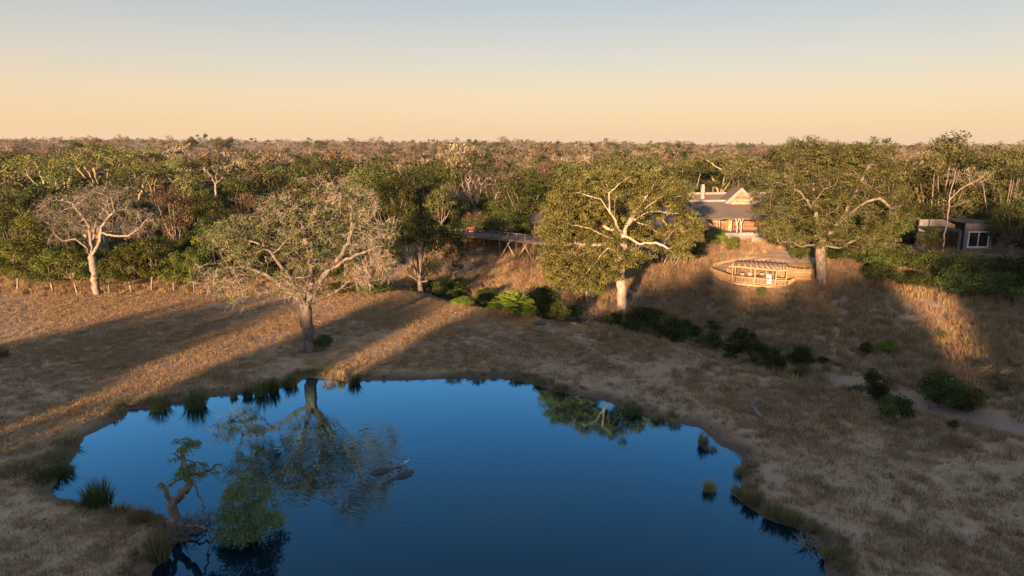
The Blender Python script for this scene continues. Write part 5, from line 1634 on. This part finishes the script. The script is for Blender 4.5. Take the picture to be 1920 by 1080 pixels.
MB().slab([(-1.5, -.4), (1.9, -.4), (1.9, 2.3), (-1.5, 2.3)], 2.0, 2.16).build("roof", M['thatch'], cb)
MB().box(-1.0, -.6, -.05, -.01, .6, 1.0).build("notice_board", M['white'], cb)
# ------------------------------------------------------------------ bushes and clumps one can point to
def bush_px(kind, u, v, wpx, hpx, label, group=None):
    p = hit(u, v)
    k = (p.y * cp + (CAMZ - p.z) * sp) / FPX
    Hh = hpx * k * 1.02
    return put(kind, p.x, p.y, Hh, label, group, wide=(wpx * k / 2) / (RAD[kind] * Hh / HT[kind]), z=p.z - .05)

for kind, u, v, w, h, lab in [
    ('shrub', 606, 656, 36, 30, "small green shrub at the foot of the waterside tree"),
    ('lime', 866, 576, 46, 22, "low lime-green shrub on the lip of the gully, left of the feathery bush"),
    ('shrub', 845, 556, 90, 34, "dark shrub in the gully left of the feathery green bush"),
    ('shrub', 912, 572, 44, 34, "dark shrub tucked behind the feathery green bush"),
    ('shrub', 1008, 582, 76, 44, "dark shrub right of the feathery green bush in the gully"),
    ('shrub', 1050, 606, 46, 42, "dark green bush in the gully left of the white trunk"),
    ('shrub', 985, 600, 50, 24, "low dark bush at the foot of the feathery green bush"),
    ('shrub', 1205, 612, 80, 34, "low dark bush right of the white trunk"),
    ('shrub', 1253, 640, 50, 52, "dark green bush, leftmost of the gully row before the viewing deck"),
    ('shrub', 1285, 648, 56, 50, "dark green bush, second of the gully row before the viewing deck"),
    ('shrub', 1330, 660, 56, 40, "low dark bush, third of the gully row before the viewing deck"),
    ('shrub', 1338, 625, 34, 26, "small green shrub on the far bank above the gully row"),
    ('shrub', 1392, 678, 62, 66, "tall rounded green bush at the right end of the gully row"),
    ('dryshrub', 1475, 680, 56, 50, "grey leafless shrub right of the rounded green bush in the gully"),
    ('shrub', 1462, 690, 26, 16, "tiny dark shrub below the grey leafless shrub"),
    ('shrub', 1640, 760, 56, 66, "green bush left of the sandy riverbed"),
    ('shrub', 1680, 796, 70, 56, "olive green bush hanging over the sandy riverbed's left end"),
    ('shrub', 1758, 765, 86, 70, "large dark green bush above the sandy riverbed"),
    ('shrub', 1812, 775, 74, 50, "dark green bush right of the largest one above the sandy riverbed"),
    ('shrub', 1622, 668, 26, 28, "small dark shrub on the right-hand far bank"),
    ('shrub', 1786, 806, 24, 22, "single small plant growing at the edge of the sandy riverbed"),
    ('dryshrub', 1885, 730, 90, 46, "grey-brown brush at the right edge above the sandy riverbed"),
    ('lime', 1766, 638, 22, 18, "little bright green shrub among the sunlit grass on the right"),
    ('lime', 1660, 665, 44, 30, "bright green shrub in the sunlit grass above the dark riverbed bush"),
    ('lime', 1372, 474, 30, 34, "rounded green bush in the golden grass below the lodge"),
    ('lime', 1340, 462, 46, 34, "bright green bush below the left corner of the lodge terrace"),
    ('shrub', 1300, 480, 50, 24, "low dark bush between the stilted deck and the lodge slope"),
    ('shrub', 1495, 495, 44, 44, "leafy bush behind the viewing deck by the great tree's trunk"),
    ('lime', 1428, 560, 22, 22, "small green plant in front of the viewing deck posts"),
    ('shrub', 1630, 500, 60, 46, "dark shaded bush right of the great tree's trunk, first"),
    ('shrub', 1680, 505, 76, 50, "dark shaded bush below the cottage's curved wall"),
    ('shrub', 1655, 535, 70, 40, "low shaded bush in the grass right of the great tree"),
    ('shrub', 1740, 520, 84, 50, "dark shaded bush in front of the cottage porch"),
    ('shrub', 1805, 525, 90, 52, "broad dark bush in front of the cottage window"),
    ('shrub', 1885, 530, 90, 50, "large dark bush at the right edge below the cottage"),
    ('shrub', 1790, 552, 90, 44, "dark bush in the front row of the shaded thicket"),
    ('shrub', 1862, 562, 110, 54, "darkest bush of the shaded thicket near the right edge"),
    ('shrub', 1715, 545, 80, 36, "low bush at the left end of the shaded thicket's front row"),
    ('shrub', 1920, 560, 90, 80, "dark bush cut by the right edge in the shaded thicket"),
    ('shrub', 700, 552, 90, 26, "low dark bush behind the right side of the waterside tree"),
    ('shrub', 640, 552, 60, 24, "low dark bush behind the waterside tree's trunk"),
    ('dryshrub', 1068, 575, 60, 34, "brown brush under the pale-limbed tree's left boughs")]:
    bush_px(kind, u, v, w, h, lab)
p = hit(960, 592)
palm((p.x, p.y, p.z), .8, 70, 3.1, M['lime'], "feathery bright green bush on the lip of the gully", "feathery_bush", droop=.35, seed=8, width=.16, rise=(.35, 1.45))
# small leaning tree half under the pale-limbed one
p = hit(1102, 572)
put('young', p.x, p.y, 6.2, "small green tree with a brown trunk under the pale-limbed tree's left boughs", wide=1.35)

# tangled scrub down in the gully
x, y = sample(9000, -14, 40, 44, 98)
cs = chan_sd(x, y)
keep = (cs > -3.2) & (cs < 4.2) & ~((x > 29) & (np.abs(cs + .3) < 3.0)) & (rng.uniform(size=len(x)) < np.clip(.16 + .5 * wob(x * .9, y * .9, 44), 0, .5)) & (x < 33)
x, y = x[keep], y[keep]
scatter("gully_scrub", np.stack([x, y, height(x, y) - .05], 1), rng.uniform(.22, .75, len(x)), [kind_parts('shrub', 0)[1][1], kind_parts('dryshrub', 0)[1][1], kind_parts('dryshrub', 1)[1][1], kind_parts('shrub', 2)[1][1]], tilt=.3)

# reed and grass clumps standing by the water
def clump(u, v, wpx, hpx, mat, label, name="reed_clump", cat="reeds", group=None, seed=0, blades=140, lean=.7, z=None):
    p = gz(u, v, 0.0 if z is None else z)
    if z is None: p.z = max(hz(p.x, p.y), -.05)
    k = (p.y * cp + (CAMZ - p.z) * sp) / FPX
    g = np.random.default_rng(seed + int(u))
    r_ = wpx * k / 2; h_ = hpx * k / .95
    me = tuft_mesh(name, int(blades * 1.5), h_, r_ * 1.25, min(lean, .55 * r_ / max(h_, .05)), .03, mat, seed + int(u), dome=True)
    o = obj(name, me, None, p)
    return tag(o, label, cat, group)
GR = "clumps of reeds along the water"
for i, (u, v, w, h, m_, lab) in enumerate([
    (300, 768, 44, 32, 'reed', "round green reed clump on the left bank, left of the largest pair"),
    (367, 764, 48, 42, 'reed', "large round green reed clump at the pond's far left bank"),
    (438, 745, 16, 16, 'straw_green', "tiny grass clump in the water left of the reed row"),
    (465, 744, 22, 22, 'reed', "first reed clump of the row left of the tree reflection"),
    (490, 742, 30, 34, 'reed', "second reed clump of the row left of the tree reflection"),
    (513, 736, 26, 34, 'reed', "third reed clump of the row left of the tree reflection"),
    (545, 724, 30, 28, 'reed', "reed clump in the water just left of the tree trunk"),
    (618, 722, 30, 12, 'straw_green', "low grassy hummock in the water right of the trunk's reflection"),
    (640, 714, 18, 20, 'straw', "straw-coloured clump on the far bank right of the waterside tree"),
    (664, 720, 28, 26, 'reed', "green reed clump on the far bank right of the straw-coloured one"),
    (850, 712, 34, 12, 'straw_green', "low grass clump on the middle of the far bank"),
    (896, 714, 30, 12, 'straw_green', "second low grass clump along the middle of the far bank"),
    (968, 714, 30, 12, 'straw_green', "low grass clump where the far bank begins to bend"),
    (1012, 722, 28, 14, 'straw_green', "low grass clump on the bend of the far bank"),
    (1052, 734, 36, 16, 'straw_green', "grass clump left of the reflected bushes"),
    (1186, 776, 44, 26, 'reed', "green reed clump on the right-hand bank above the bend"),
    (1236, 788, 30, 18, 'straw_green', "low grass clump right of the right-hand reed clump"),
    (1264, 797, 30, 14, 'straw_green', "low grass clump just before the inlet with floating weeds"),
    (1318, 836, 22, 32, 'straw_green', "thin upright grass clump in the inlet"),
    (1332, 843, 26, 12, 'straw_green', "flat weed clump in the inlet beside the thin one"),
    (1391, 888, 34, 20, 'straw_green', "grass clump on the right bank level with the small straw islet"),
    (1330, 920, 28, 28, 'straw', "little straw-coloured islet clump alone in the water"),
    (1383, 928, 28, 28, 'straw_green', "greenish clump where the right bank juts out"),
    (1408, 948, 36, 26, 'straw_green', "grass clump below the jutting right bank"),
    (1448, 972, 44, 32, 'straw_green', "left half of the long grass fringe on the right bank"),
    (1480, 982, 48, 34, 'straw_green', "right half of the long grass fringe on the right bank"),
    (1522, 1000, 40, 20, 'straw_green', "rounded olive hummock at the end of the grass fringe"),
    (1553, 1050, 36, 26, 'straw_green', "green clump at the bottom of the right bank"),
    (186, 955, 58, 62, 'reed', "tall dark reed clump on the near left point"),
    (118, 890, 46, 28, 'reed', "dark reed clump in the water by the left bank"),
    (80, 905, 60, 26, 'reed', "dark overhanging grass on the left bank, lowest clump"),
    (100, 868, 70, 22, 'straw_green', "thick green grass on the left bank above the dark reeds"),
    (125, 838, 60, 20, 'straw_green', "sunlit grass clump on the left bank's upper end"),
    (40, 895, 80, 22, 'straw_green', "matted green grass at the left edge of the pond"),
    (300, 1050, 44, 60, 'straw_green', "tall straw-tipped clump at the bottom of the near point"),
    (265, 985, 50, 26, 'straw_green', "grass clump left of the dead snag's foot"),
    (225, 968, 50, 18, 'straw_green', "low matted grass between the dark reeds and the snag"),
    (1786, 846, 62, 44, 'straw', "sunlit golden grass clump below the sandy riverbed"),
    (1905, 862, 60, 40, 'straw', "sunlit golden grass clump at the right edge"),
    (1862, 872, 60, 24, 'straw', "low golden grass clump left of the one at the right edge"),
    (1362, 742, 30, 34, 'straw', "upright straw clump on the right-hand meadow above the inlet"),
    (860, 577, 46, 14, 'straw', "sunlit straw clump on the gully lip"),
    (4, 672, 30, 34, 'straw_green', "green clump at the left edge of the meadow")]):
    onland = v < 700 or u > 1740 or (u, v) == (1362, 742)
    clump(u, v, w, h, M[m_], lab, "reed_clump" if m_ == 'reed' else "grass_clump", "reeds" if m_ == 'reed' else "grass clump", GR, i * 7, blades=int(90 + w * h * .08), z=.45 if onland and u < 1000 else (.0 if onland else None))

# the dead snag on the near point with hanging grey-green clumps
b, L, k = px_frame(325, 988, .15)
parts = hero_tree(b, [(0, 0, -.4), L(325, 960), L(322, 945)],
    [[L(322, 945), L(312, 930, -.1), L(309, 915, -.1), L(303, 912, -.15)], [L(324, 948), L(340, 930), L(354, 910), L(352, 890), L(344, 870), L(341, 850), L(350, 834)],
     [L(356, 905), L(370, 920, -.2), L(380, 938, -.2), L(384, 965, -.3)], [L(350, 885), L(330, 902, -.2), L(316, 912, -.3)], [L(344, 862), L(326, 850, -.1), L(318, 852, -.1)],
     [L(352, 890), L(375, 890, .3), L(392, 882, .5), L(402, 872, .6), L(416, 870, .6)], [L(345, 866), L(372, 866, .2), L(388, 872, .3)], [L(325, 975), L(350, 985, -.4), L(390, 990, -.6), L(405, 1000, -.6)]],
    lobes_px(L, k, [(354, 836, 0, 22, .5, 14, 1), (358, 888, 0, 28, .6, 14, 1), (400, 885, .5, 24, .5, 10, .05)]),
    41, 150, .16, .26, M['dead_wood'], M['bluegreen'], .11, 60, twigs=2, twig_len=.4, twig_mat=M['dead_wood'], clump=.3, di=1.6, r0=.012, twig_r=.009, flare=1.5, weight=[60, 40, 10, 14, 8, 12, 5, 12])
place_tree("dead_snag", b, parts, "gnarled dead snag with two tufts of grey-green leaves on the near point", "dead tree")

def hanging_bush(u, v, wpx, hpx, mat, label, seed, nl=60, per=210, ls=.11):
    p = gz(u, v, 0.0)
    k = (p.y * cp + CAMZ * sp) / FPX
    r_, h_ = wpx * k / 2, hpx * k / .9
    g = np.random.default_rng(seed)
    e = empty("water_bush", (p.x, p.y, -.05), 0, label, "bush")
    cen = []
    while len(cen) < nl:
        d = g.uniform(-1, 1, 3); d[2] = abs(d[2])
        q = np.linalg.norm(d)
        if .5 < q < 1: cen.append((d[0] * r_ * .85, d[1] * r_ * .8, d[2] * h_ * .86))
    cen = np.array(cen)
    V, Q, T = clump_leaves(cen, g.uniform(.7, 1.2, nl) * r_ * .27, per, ls, g, flat=.9)
    obj("foliage", mesh_np("foliage", V, [Q], mat, T), e)
    # arching sprays all over it
    n_ = 420
    d = unit(np.stack([g.normal(size=n_), g.normal(size=n_), np.abs(g.normal(size=n_)) * .8 + .1], 1))
    base = d * np.array((r_ * .8, r_ * .76, h_ * .82))
    Vs, Qs, Ts = twig_strands(base, d * np.array((1, 1, .3)), 1, .55, .016, g, droop=-.28, spread=.35)
    obj("sprays", mesh_np("sprays", Vs, [Qs], mat, Ts), e)
    N, P = [np.array((0, 0, -.3)), np.array((0, 0, .3))], [-1, 0]
    for c in cen[:18]:
        N += [c * .5, c * .9]; P += [1, len(N) - 2]
    N, P = np.array(N), np.array(P)
    rr, _ = radii(N, P, .01, .09, 2.0)
    obj("stems", wood(N, P, rr, "stems", M['dead_wood'], 1.2, (6, 4, 3)), e)
hanging_bush(470, 1000, 128, 122, M['bluegreen'], "round grey-green bush standing in the water beside the dead snag", 51)

def brush_pile(u, v, wpx, n, mat, label, z=None, length=.7, name="brush_pile", up=.5):
    p = gz(u, v, 0.1) if z is None else gz(u, v, z)
    k = (p.y * cp + (CAMZ - p.z) * sp) / FPX
    g = np.random.default_rng(int(u) + n)
    r_ = wpx * k / 2
    st = np.stack([g.normal(0, r_ * .45, n), g.normal(0, r_ * .35, n), g.uniform(0, .15, n)], 1)
    dr = unit(np.stack([g.normal(size=n), g.normal(size=n), np.abs(g.normal(size=n)) * up], 1))
    V, Q, T = twig_strands(st, dr, 2, length, .018, g, droop=-.05, spread=.5)
    o = obj(name, mesh_np(name, V, [Q], mat, T), None, p)
    return tag(o, label, "dead branches")
brush_pile(362, 985, 90, 110, M['dead_wood'], "dark tangle of dead branches at the water's edge right of the snag")
brush_pile(325, 1010, 70, 70, M['dead_wood'], "dark tangle of dead branches below the snag's foot")
brush_pile(1524, 1024, 44, 60, M['grey_bark'], "pale heap of dead twigs at the bottom of the right bank", z=.0)
brush_pile(572, 660, 40, 26, M['dead_wood'], "scatter of fallen sticks at the foot of the waterside tree", z=.5, up=.2)
brush_pile(1105, 603, 70, 60, M['grey_bark'], "pale heap of driftwood in the gully left of the white trunk", z=-.4, length=1.2)
brush_pile(1870, 706, 60, 60, M['grey_bark'], "grey heap of dead brush on the right-hand far bank", z=.6, length=1.0)

def log_(name, pts, rad, mat, label, branches=()):
    """fallen wood lying on the ground, pts in photograph pixels"""
    W = [hit(u, v) for u, v in pts]
    o0 = W[0]
    mb = MB().tube([p - o0 + Vector((0, 0, r_ * .7)) for p, r_ in zip(W, rad)], rad, 8)
    e = obj(name, mb.mesh(name, mat, True), None, o0)
    for bp, br in branches:
        Wb = [hit(u, v) for u, v in bp]
        MB().tube([p - o0 + Vector((0, 0, .1 + .35 * i)) for i, p in enumerate(Wb)], br, 6).build("branch", mat, e, True)
    return tag(e, label, "fallen log")
log_("fallen_log", [(1409, 750), (1411, 764), (1420, 778), (1428, 786)], [.07, .14, .16, .12], M['grey_bark'], "grey fallen log lying in the grass above the right bank", [([(1411, 764), (1418, 758)], [.06, .03])])
log_("fallen_branch", [(1416, 572), (1432, 580), (1452, 584), (1478, 588)], [.06, .14, .13, .05], M['grey_bark'], "twisted dead branch on the bank below the viewing deck", [([(1448, 583), (1452, 572)], [.06, .03]), ([(1436, 581), (1444, 588)], [.06, .03])])
log_("fallen_stick", [(1720, 622), (1745, 626), (1775, 628)], [.05, .09, .04], M['pale_bark'], "pale stick lying in the sunlit grass on the right", [([(1745, 626), (1752, 620)], [.04, .02])])
log_("driftwood_stem", [(1520, 724), (1540, 725), (1560, 725)], [.05, .09, .06], M['dead_wood'], "dark driftwood stem at the head of the sandy riverbed", [([(1540, 725), (1548, 721)], [.04, .02])])
log_("fallen_bough", [(418, 590), (424, 580), (430, 570)], [.04, .08, .05], M['pale_bark'], "pale bough lying on the meadow below the waterside tree's left limb", [([(424, 580), (430, 582)], [.04, .02])])
log_("floating_twig", [(1480, 1026), (1489, 1028), (1494, 1034)], [.02, .03, .02], M['pale_bark'], "pale twig floating off the right bank")

def rock(u, v, s, label, mat='rock'):
    p = hit(u, v)
    g = np.random.default_rng(int(u))
    import bmesh
    bm = bmesh.new(); bmesh.ops.create_icosphere(bm, subdivisions=2, radius=1)
    for q in bm.verts:
        q.co = q.co * (1 + g.normal(0, .09)); q.co.x *= s * 1.3; q.co.y *= s; q.co.z *= s * .6
    me = bpy.data.meshes.new("rock"); bm.to_mesh(me); bm.free(); me.materials.append(M[mat])
    me.polygons.foreach_set("use_smooth", np.ones(len(me.polygons), bool))
    tag(obj("rock", me, None, p + Vector((0, 0, s * .15))), label, "rock")
rock(1075, 608, .28, "pale round rock on the gully lip left of the driftwood heap")
rock(1013, 608, .55, "dark flat rock on the meadow's end below the gully bushes", 'mud')
rock(1408, 697, .22, "small pale rock in the gully below the rounded green bush")
rock(1522, 655, .25, "small white rock in the grass of the right-hand far bank", 'ridge')

# ------------------------------------------------------------------ animals
def loft(sections, n=16):
    """closed body along x through elliptical sections (x, y, z, ry, rz)"""
    V, F = [], []
    for (x, y, z, ry, rz_) in sections:
        for k_ in range(n):
            a = 2 * math.pi * k_ / n
            V.append((x, y + ry * math.cos(a), z + rz_ * math.sin(a)))
    m_ = len(sections)
    for i in range(m_ - 1):
        for k_ in range(n):
            F.append((i * n + k_, (i + 1) * n + k_, (i + 1) * n + (k_ + 1) % n, i * n + (k_ + 1) % n))
    F.append(tuple(range(n))); F.append(tuple(range(m_ * n - 1, (m_ - 1) * n - 1, -1)))
    return MB().add(V, F)
def hippo(u0, v0, u1, v1, label, head_drop, sink):
    """from rump pixel to snout pixel at the waterline"""
    a, b_ = gz(u0, v0, 0), gz(u1, v1, 0)
    L_ = (b_ - a).length
    e = empty("hippo", (a.x, a.y, 0), math.atan2(b_.y - a.y, b_.x - a.x), label, "hippo", "hippos in the pond")
    s = L_ / 3.3
    z0 = -sink
    hd = head_drop
    S = [(0, 0, z0 - .05, .05, .05), (.06, 0, z0, .28, .26), (.25, 0, z0, .46, .44), (.6, 0, z0, .58, .55), (1.05, 0, z0, .62, .58), (1.5, 0, z0 - .02, .55, .52), (1.85, 0, z0 - .05, .4, .42), (2.1, 0, z0 - .04 - hd, .3, .34),
         (2.35, 0, z0 + .02 - hd, .27, .33), (2.6, 0, z0 + .04 - hd, .24, .29), (2.85, 0, z0 + .02 - hd, .21, .24), (3.05, 0, z0 + .04 - hd, .27, .24), (3.2, 0, z0 + .02 - hd, .28, .2), (3.28, 0, z0 - hd, .2, .14), (3.3, 0, z0 - hd, .06, .05)]
    S = [(t[0] * s, t[1] * s, t[2] * s, t[3] * s * .85, t[4] * s) for t in S]
    mb = loft(S, 18)
    for x, yy in ((.55, .36), (.55, -.36), (1.75, .36), (1.75, -.36)):
        mb.tube([(x * s, yy * s, (z0 - .1) * s), ((x + .05) * s, yy * s, (z0 - .75) * s), (x * s, yy * s, (z0 - 1.1) * s)], [.24 * s, .17 * s, .17 * s], 8)
    o = mb.build("body", M['hippo'], e, True)
    md = o.modifiers.new("smooth", 'SUBSURF'); md.levels = 1; md.render_levels = 1
    zh = (z0 + .08 - head_drop + .33) * s
    for yy in (-1, 1):
        loft([(2.34 * s, yy * .2 * s, zh, .02, .02), (2.37 * s, yy * .21 * s, zh + .03, .05 * s, .09 * s), (2.42 * s, yy * .22 * s, zh + .03, .02, .04)], 8).build("ear", M['hippo'], e, True)
        loft([(2.6 * s, yy * .15 * s, zh - .07 * s, .02, .02), (2.66 * s, yy * .15 * s, zh - .05 * s, .05 * s, .06 * s), (2.72 * s, yy * .15 * s, zh - .07 * s, .02, .02)], 8).build("eye", M['hippo'], e, True)
        loft([(3.06 * s, yy * .12 * s, (z0 + .22 - head_drop) * s, .02, .02), (3.12 * s, yy * .12 * s, (z0 + .24 - head_drop) * s, .05 * s, .04 * s), (3.18 * s, yy * .12 * s, (z0 + .2 - head_drop) * s, .02, .02)], 8).build("nostril", M['hippo'], e, True)
hippo(690, 888, 766, 873, "dark hippo floating with its back awash, farther of the two", .0, .24)
hippo(777, 881, 714, 909, "dark hippo nearer the viewer, ears out of the water", -.04, .22)
p = gz(758, 875.5, .12)
e = empty("wading_bird", p, .3, "small pale wading bird perched on the farther hippo's snout", "bird")
loft([(-.24, 0, .22, .01, .01), (-.15, 0, .25, .05, .05), (0, 0, .28, .085, .085), (.12, 0, .31, .06, .065), (.2, 0, .36, .035, .04), (.26, 0, .43, .028, .03), (.31, 0, .46, .035, .035), (.37, 0, .46, .012, .012)], 10).build("body", M['feather'], e, True)
MB().tube([(.36, 0, .46), (.5, 0, .45)], [.014, .004], 6).build("bill", M['bill'], e, True)
loft([(-.2, 0, .27, .02, .01), (-.05, 0, .31, .1, .05), (.06, 0, .32, .07, .04)], 8).build("wing", M['dead_wood'], e, True)
for s in (-1, 1):
    MB().tube([(0, s * .03, .22), (.01, s * .03, .1), (-.01, s * .03, -.02)], .008, 5).build("leg", M['bill'], e)

# ------------------------------------------------------------------ the couple on the viewing deck
def skinned(name, chains, mat, parent, root_i=0):
    """one continuous figure: chains of (x,y,z,r) joined where points coincide"""
    V, E, Rr, idx = [], [], [], {}
    for c in chains:
        prev = None
        for q in c:
            key = (round(q[0], 3), round(q[1], 3), round(q[2], 3))
            if key not in idx:
                idx[key] = len(V); V.append(q[:3]); Rr.append(q[3])
            if prev is not None and prev != idx[key]:
                E.append((prev, idx[key]))
            prev = idx[key]
    me = bpy.data.meshes.new(name)
    me.from_pydata(V, E, [])
    o = obj(name, me, parent)
    o.modifiers.new("skin", 'SKIN')
    sv = me.skin_vertices[0].data
    for i, r_ in enumerate(Rr):
        sv[i].radius = (r_, r_); sv[i].use_root = (i == root_i)
    sb = o.modifiers.new("smooth", 'SUBSURF'); sb.levels = 1; sb.render_levels = 2
    me.materials.append(mat)
    for m_ in o.modifiers:
        if m_.type == 'SKIN': m_.use_smooth_shade = True
    return o
def person(loc, rz, label, h_, top_mat, leg_mat, dress, arms, hair_long):
    e = empty("person", loc, rz, label, "person", "couple on the viewing deck")
    s = h_ / 1.75
    def q(x, y, z, r_): return (x * s, y * s, z * s, r_ * s)
    pel = q(0, 0, .95, .13)
    ch = [[pel, q(0, .01, 1.12, .12), q(0, .0, 1.3, .15), q(0, 0, 1.44, .1), q(0, -.01, 1.5, .055), q(0, -.02, 1.57, .07), q(0, -.02, 1.66, .095), q(0, -.01, 1.72, .06)]]
    for sd2 in (-1, 1):
        ch.append([pel, q(sd2 * .1, 0, .88, .1), q(sd2 * .11, -.02, .5, .062), q(sd2 * .11, .02, .1, .042), q(sd2 * .11, -.13, .03, .035)])
        sh = q(sd2 * .19, 0, 1.41, .065)
        el_, ha = arms[(sd2 + 1) // 2]
        ch.append([q(0, 0, 1.44, .1), sh, q(*el_, .042), q(*ha, .03)])
        hx, hy, hz_ = ha
        dx, dy, dz = ha[0] - el_[0], ha[1] - el_[1], ha[2] - el_[2]
        n_ = math.sqrt(dx * dx + dy * dy + dz * dz); dx, dy, dz = dx / n_, dy / n_, dz / n_
        for f_, (o1, ln) in enumerate(((-.03, .085), (-.01, .1), (.01, .095), (.03, .075), (.045, .05))):
            ch.append([q(*ha, .03), q(hx + dx * .05 + o1 * .3, hy + dy * .05, hz_ + dz * .05 + o1, .011), q(hx + dx * (.05 + ln), hy + dy * (.05 + ln) , hz_ + dz * (.05 + ln) + o1 * 1.2, .008)])
    skinned("body", ch, M['skin'], e)
    tch = [[q(0, 0, .9, .155), q(0, .01, 1.12, .14), q(0, 0, 1.3, .17), q(0, 0, 1.45, .11)]]
    for sd2 in (-1, 1):
        el_, ha = arms[(sd2 + 1) // 2]
        f_ = .85
        tch.append([q(0, 0, 1.45, .11), q(sd2 * .2, 0, 1.42, .08), q(*el_, .06), q(el_[0] + (ha[0] - el_[0]) * f_, el_[1] + (ha[1] - el_[1]) * f_, el_[2] + (ha[2] - el_[2]) * f_, .045)])
    skinned("shirt" if not dress else "dress_top", tch, top_mat, e)
    if dress:
        n_ = 18
        V, F = [], []
        for j, (z, r_) in enumerate(((1.08, .15), (.9, .19), (.6, .24), (.25, .3))):
            for i in range(n_):
                a = 2 * math.pi * i / n_
                rr = r_ * (1 + (.06 * math.sin(a * 5) if j > 1 else 0))
                V.append((rr * math.cos(a) * s, rr * .8 * math.sin(a) * s, z * s))
        for j in range(3):
            for i in range(n_):
                F.append((j * n_ + i, j * n_ + (i + 1) % n_, (j + 1) * n_ + (i + 1) % n_, (j + 1) * n_ + i))
        MB().add(V, F).build("skirt", top_mat, e, True)
    else:
        skinned("trousers", [[q(0, 0, .98, .15), q(0, 0, .9, .15), q(-.1, 0, .84, .11), q(-.11, -.02, .5, .08), q(-.11, .02, .08, .065)], [q(0, 0, .9, .15), q(.1, 0, .84, .11), q(.11, -.02, .5, .08), q(.11, .02, .08, .065)]], leg_mat, e)
    hb = [[q(0, .01, 1.7, .1), q(0, .05, 1.64, .1)]]
    if hair_long: hb[0] += [q(0, .09, 1.52, .08), q(0, .1, 1.38, .05)]
    skinned("hair", hb, M['hair'], e)
    for sd2 in (-1, 1):
        MB().tube([q(sd2 * .035, -.105, 1.645, 0)[:3], q(sd2 * .035, -.118, 1.645, 0)[:3]], .013 * s, 8).build("eye", M['hair'], e)
        MB().tube([q(sd2 * .09, -.02, 1.67, 0)[:3], q(sd2 * .1, -.01, 1.63, 0)[:3]], [.022 * s, .015 * s], 6).build("ear", M['skin'], e, True)
    MB().tube([q(0, -.1, 1.65, 0)[:3], q(0, -.135, 1.615, 0)[:3]], [.012 * s, .018 * s], 6).build("nose", M['skin'], e, True)
    MB().tube([q(-.028, -.112, 1.575, 0)[:3], q(.028, -.112, 1.575, 0)[:3]], .01 * s, 6).build("mouth", M['red_fabric'], e, True)
x, y = 33.85, 90.05
person((x, y, ZF), 1.35, "person in a white shirt and beige trousers embracing another at the deck railing", 1.8, M['white_cloth'], M['beige_cloth'], False,
       (((-.26, -.16, 1.2), (-.14, -.36, 1.24)), ((.26, -.14, 1.2), (.14, -.36, 1.16))), False)
person((x + .38, y + .02, ZF), -1.6, "dark-haired person in a long white dress held by another at the deck railing", 1.68, M['white_cloth'], M['white_cloth'], True,
       (((-.25, -.14, 1.3), (-.12, -.3, 1.42)), ((.25, -.12, 1.22), (.12, -.32, 1.2))), True)

# stones, clods and droppings strewn over the open ground
import bmesh
bits = []
for i in range(3):
    bm = bmesh.new(); bmesh.ops.create_icosphere(bm, subdivisions=1, radius=1)
    g = np.random.default_rng(70 + i)
    for q in bm.verts:
        q.co = q.co * (1 + g.normal(0, .15)); q.co.z *= .6
    me = bpy.data.meshes.new("clod"); bm.to_mesh(me); bm.free(); me.materials.append(M['mud'] if i else M['rock'])
    bits.append(me)
x, y = sample(2600, -60, 45, 27, 92)
keep = in_view(x, y) & (pond_sd(x, y) > .3) & (rng.uniform(size=len(x)) < np.clip(.25 + .8 * wob(x * .5, y * .5, 61), .03, 1))
x, y = x[keep], y[keep]
scatter("clods", np.stack([x, y, height(x, y)], 1), .04 + .12 * rng.uniform(size=len(x)) ** 3, bits)

# ------------------------------------------------------------------ evening air
hm, hn, hl, ho = new_mat("haze")
pv = hn.new("ShaderNodeVolumePrincipled")
pv.inputs["Color"].default_value = (.78, .76, .80, 1)
pv.inputs["Density"].default_value = .000045
pv.inputs["Anisotropy"].default_value = .2
hl.new(pv.outputs[0], ho.inputs["Volume"])
tag(MB().box(-3400, 3400, -520, 5400, -3, 62).build("haze", hm), kind="stuff")
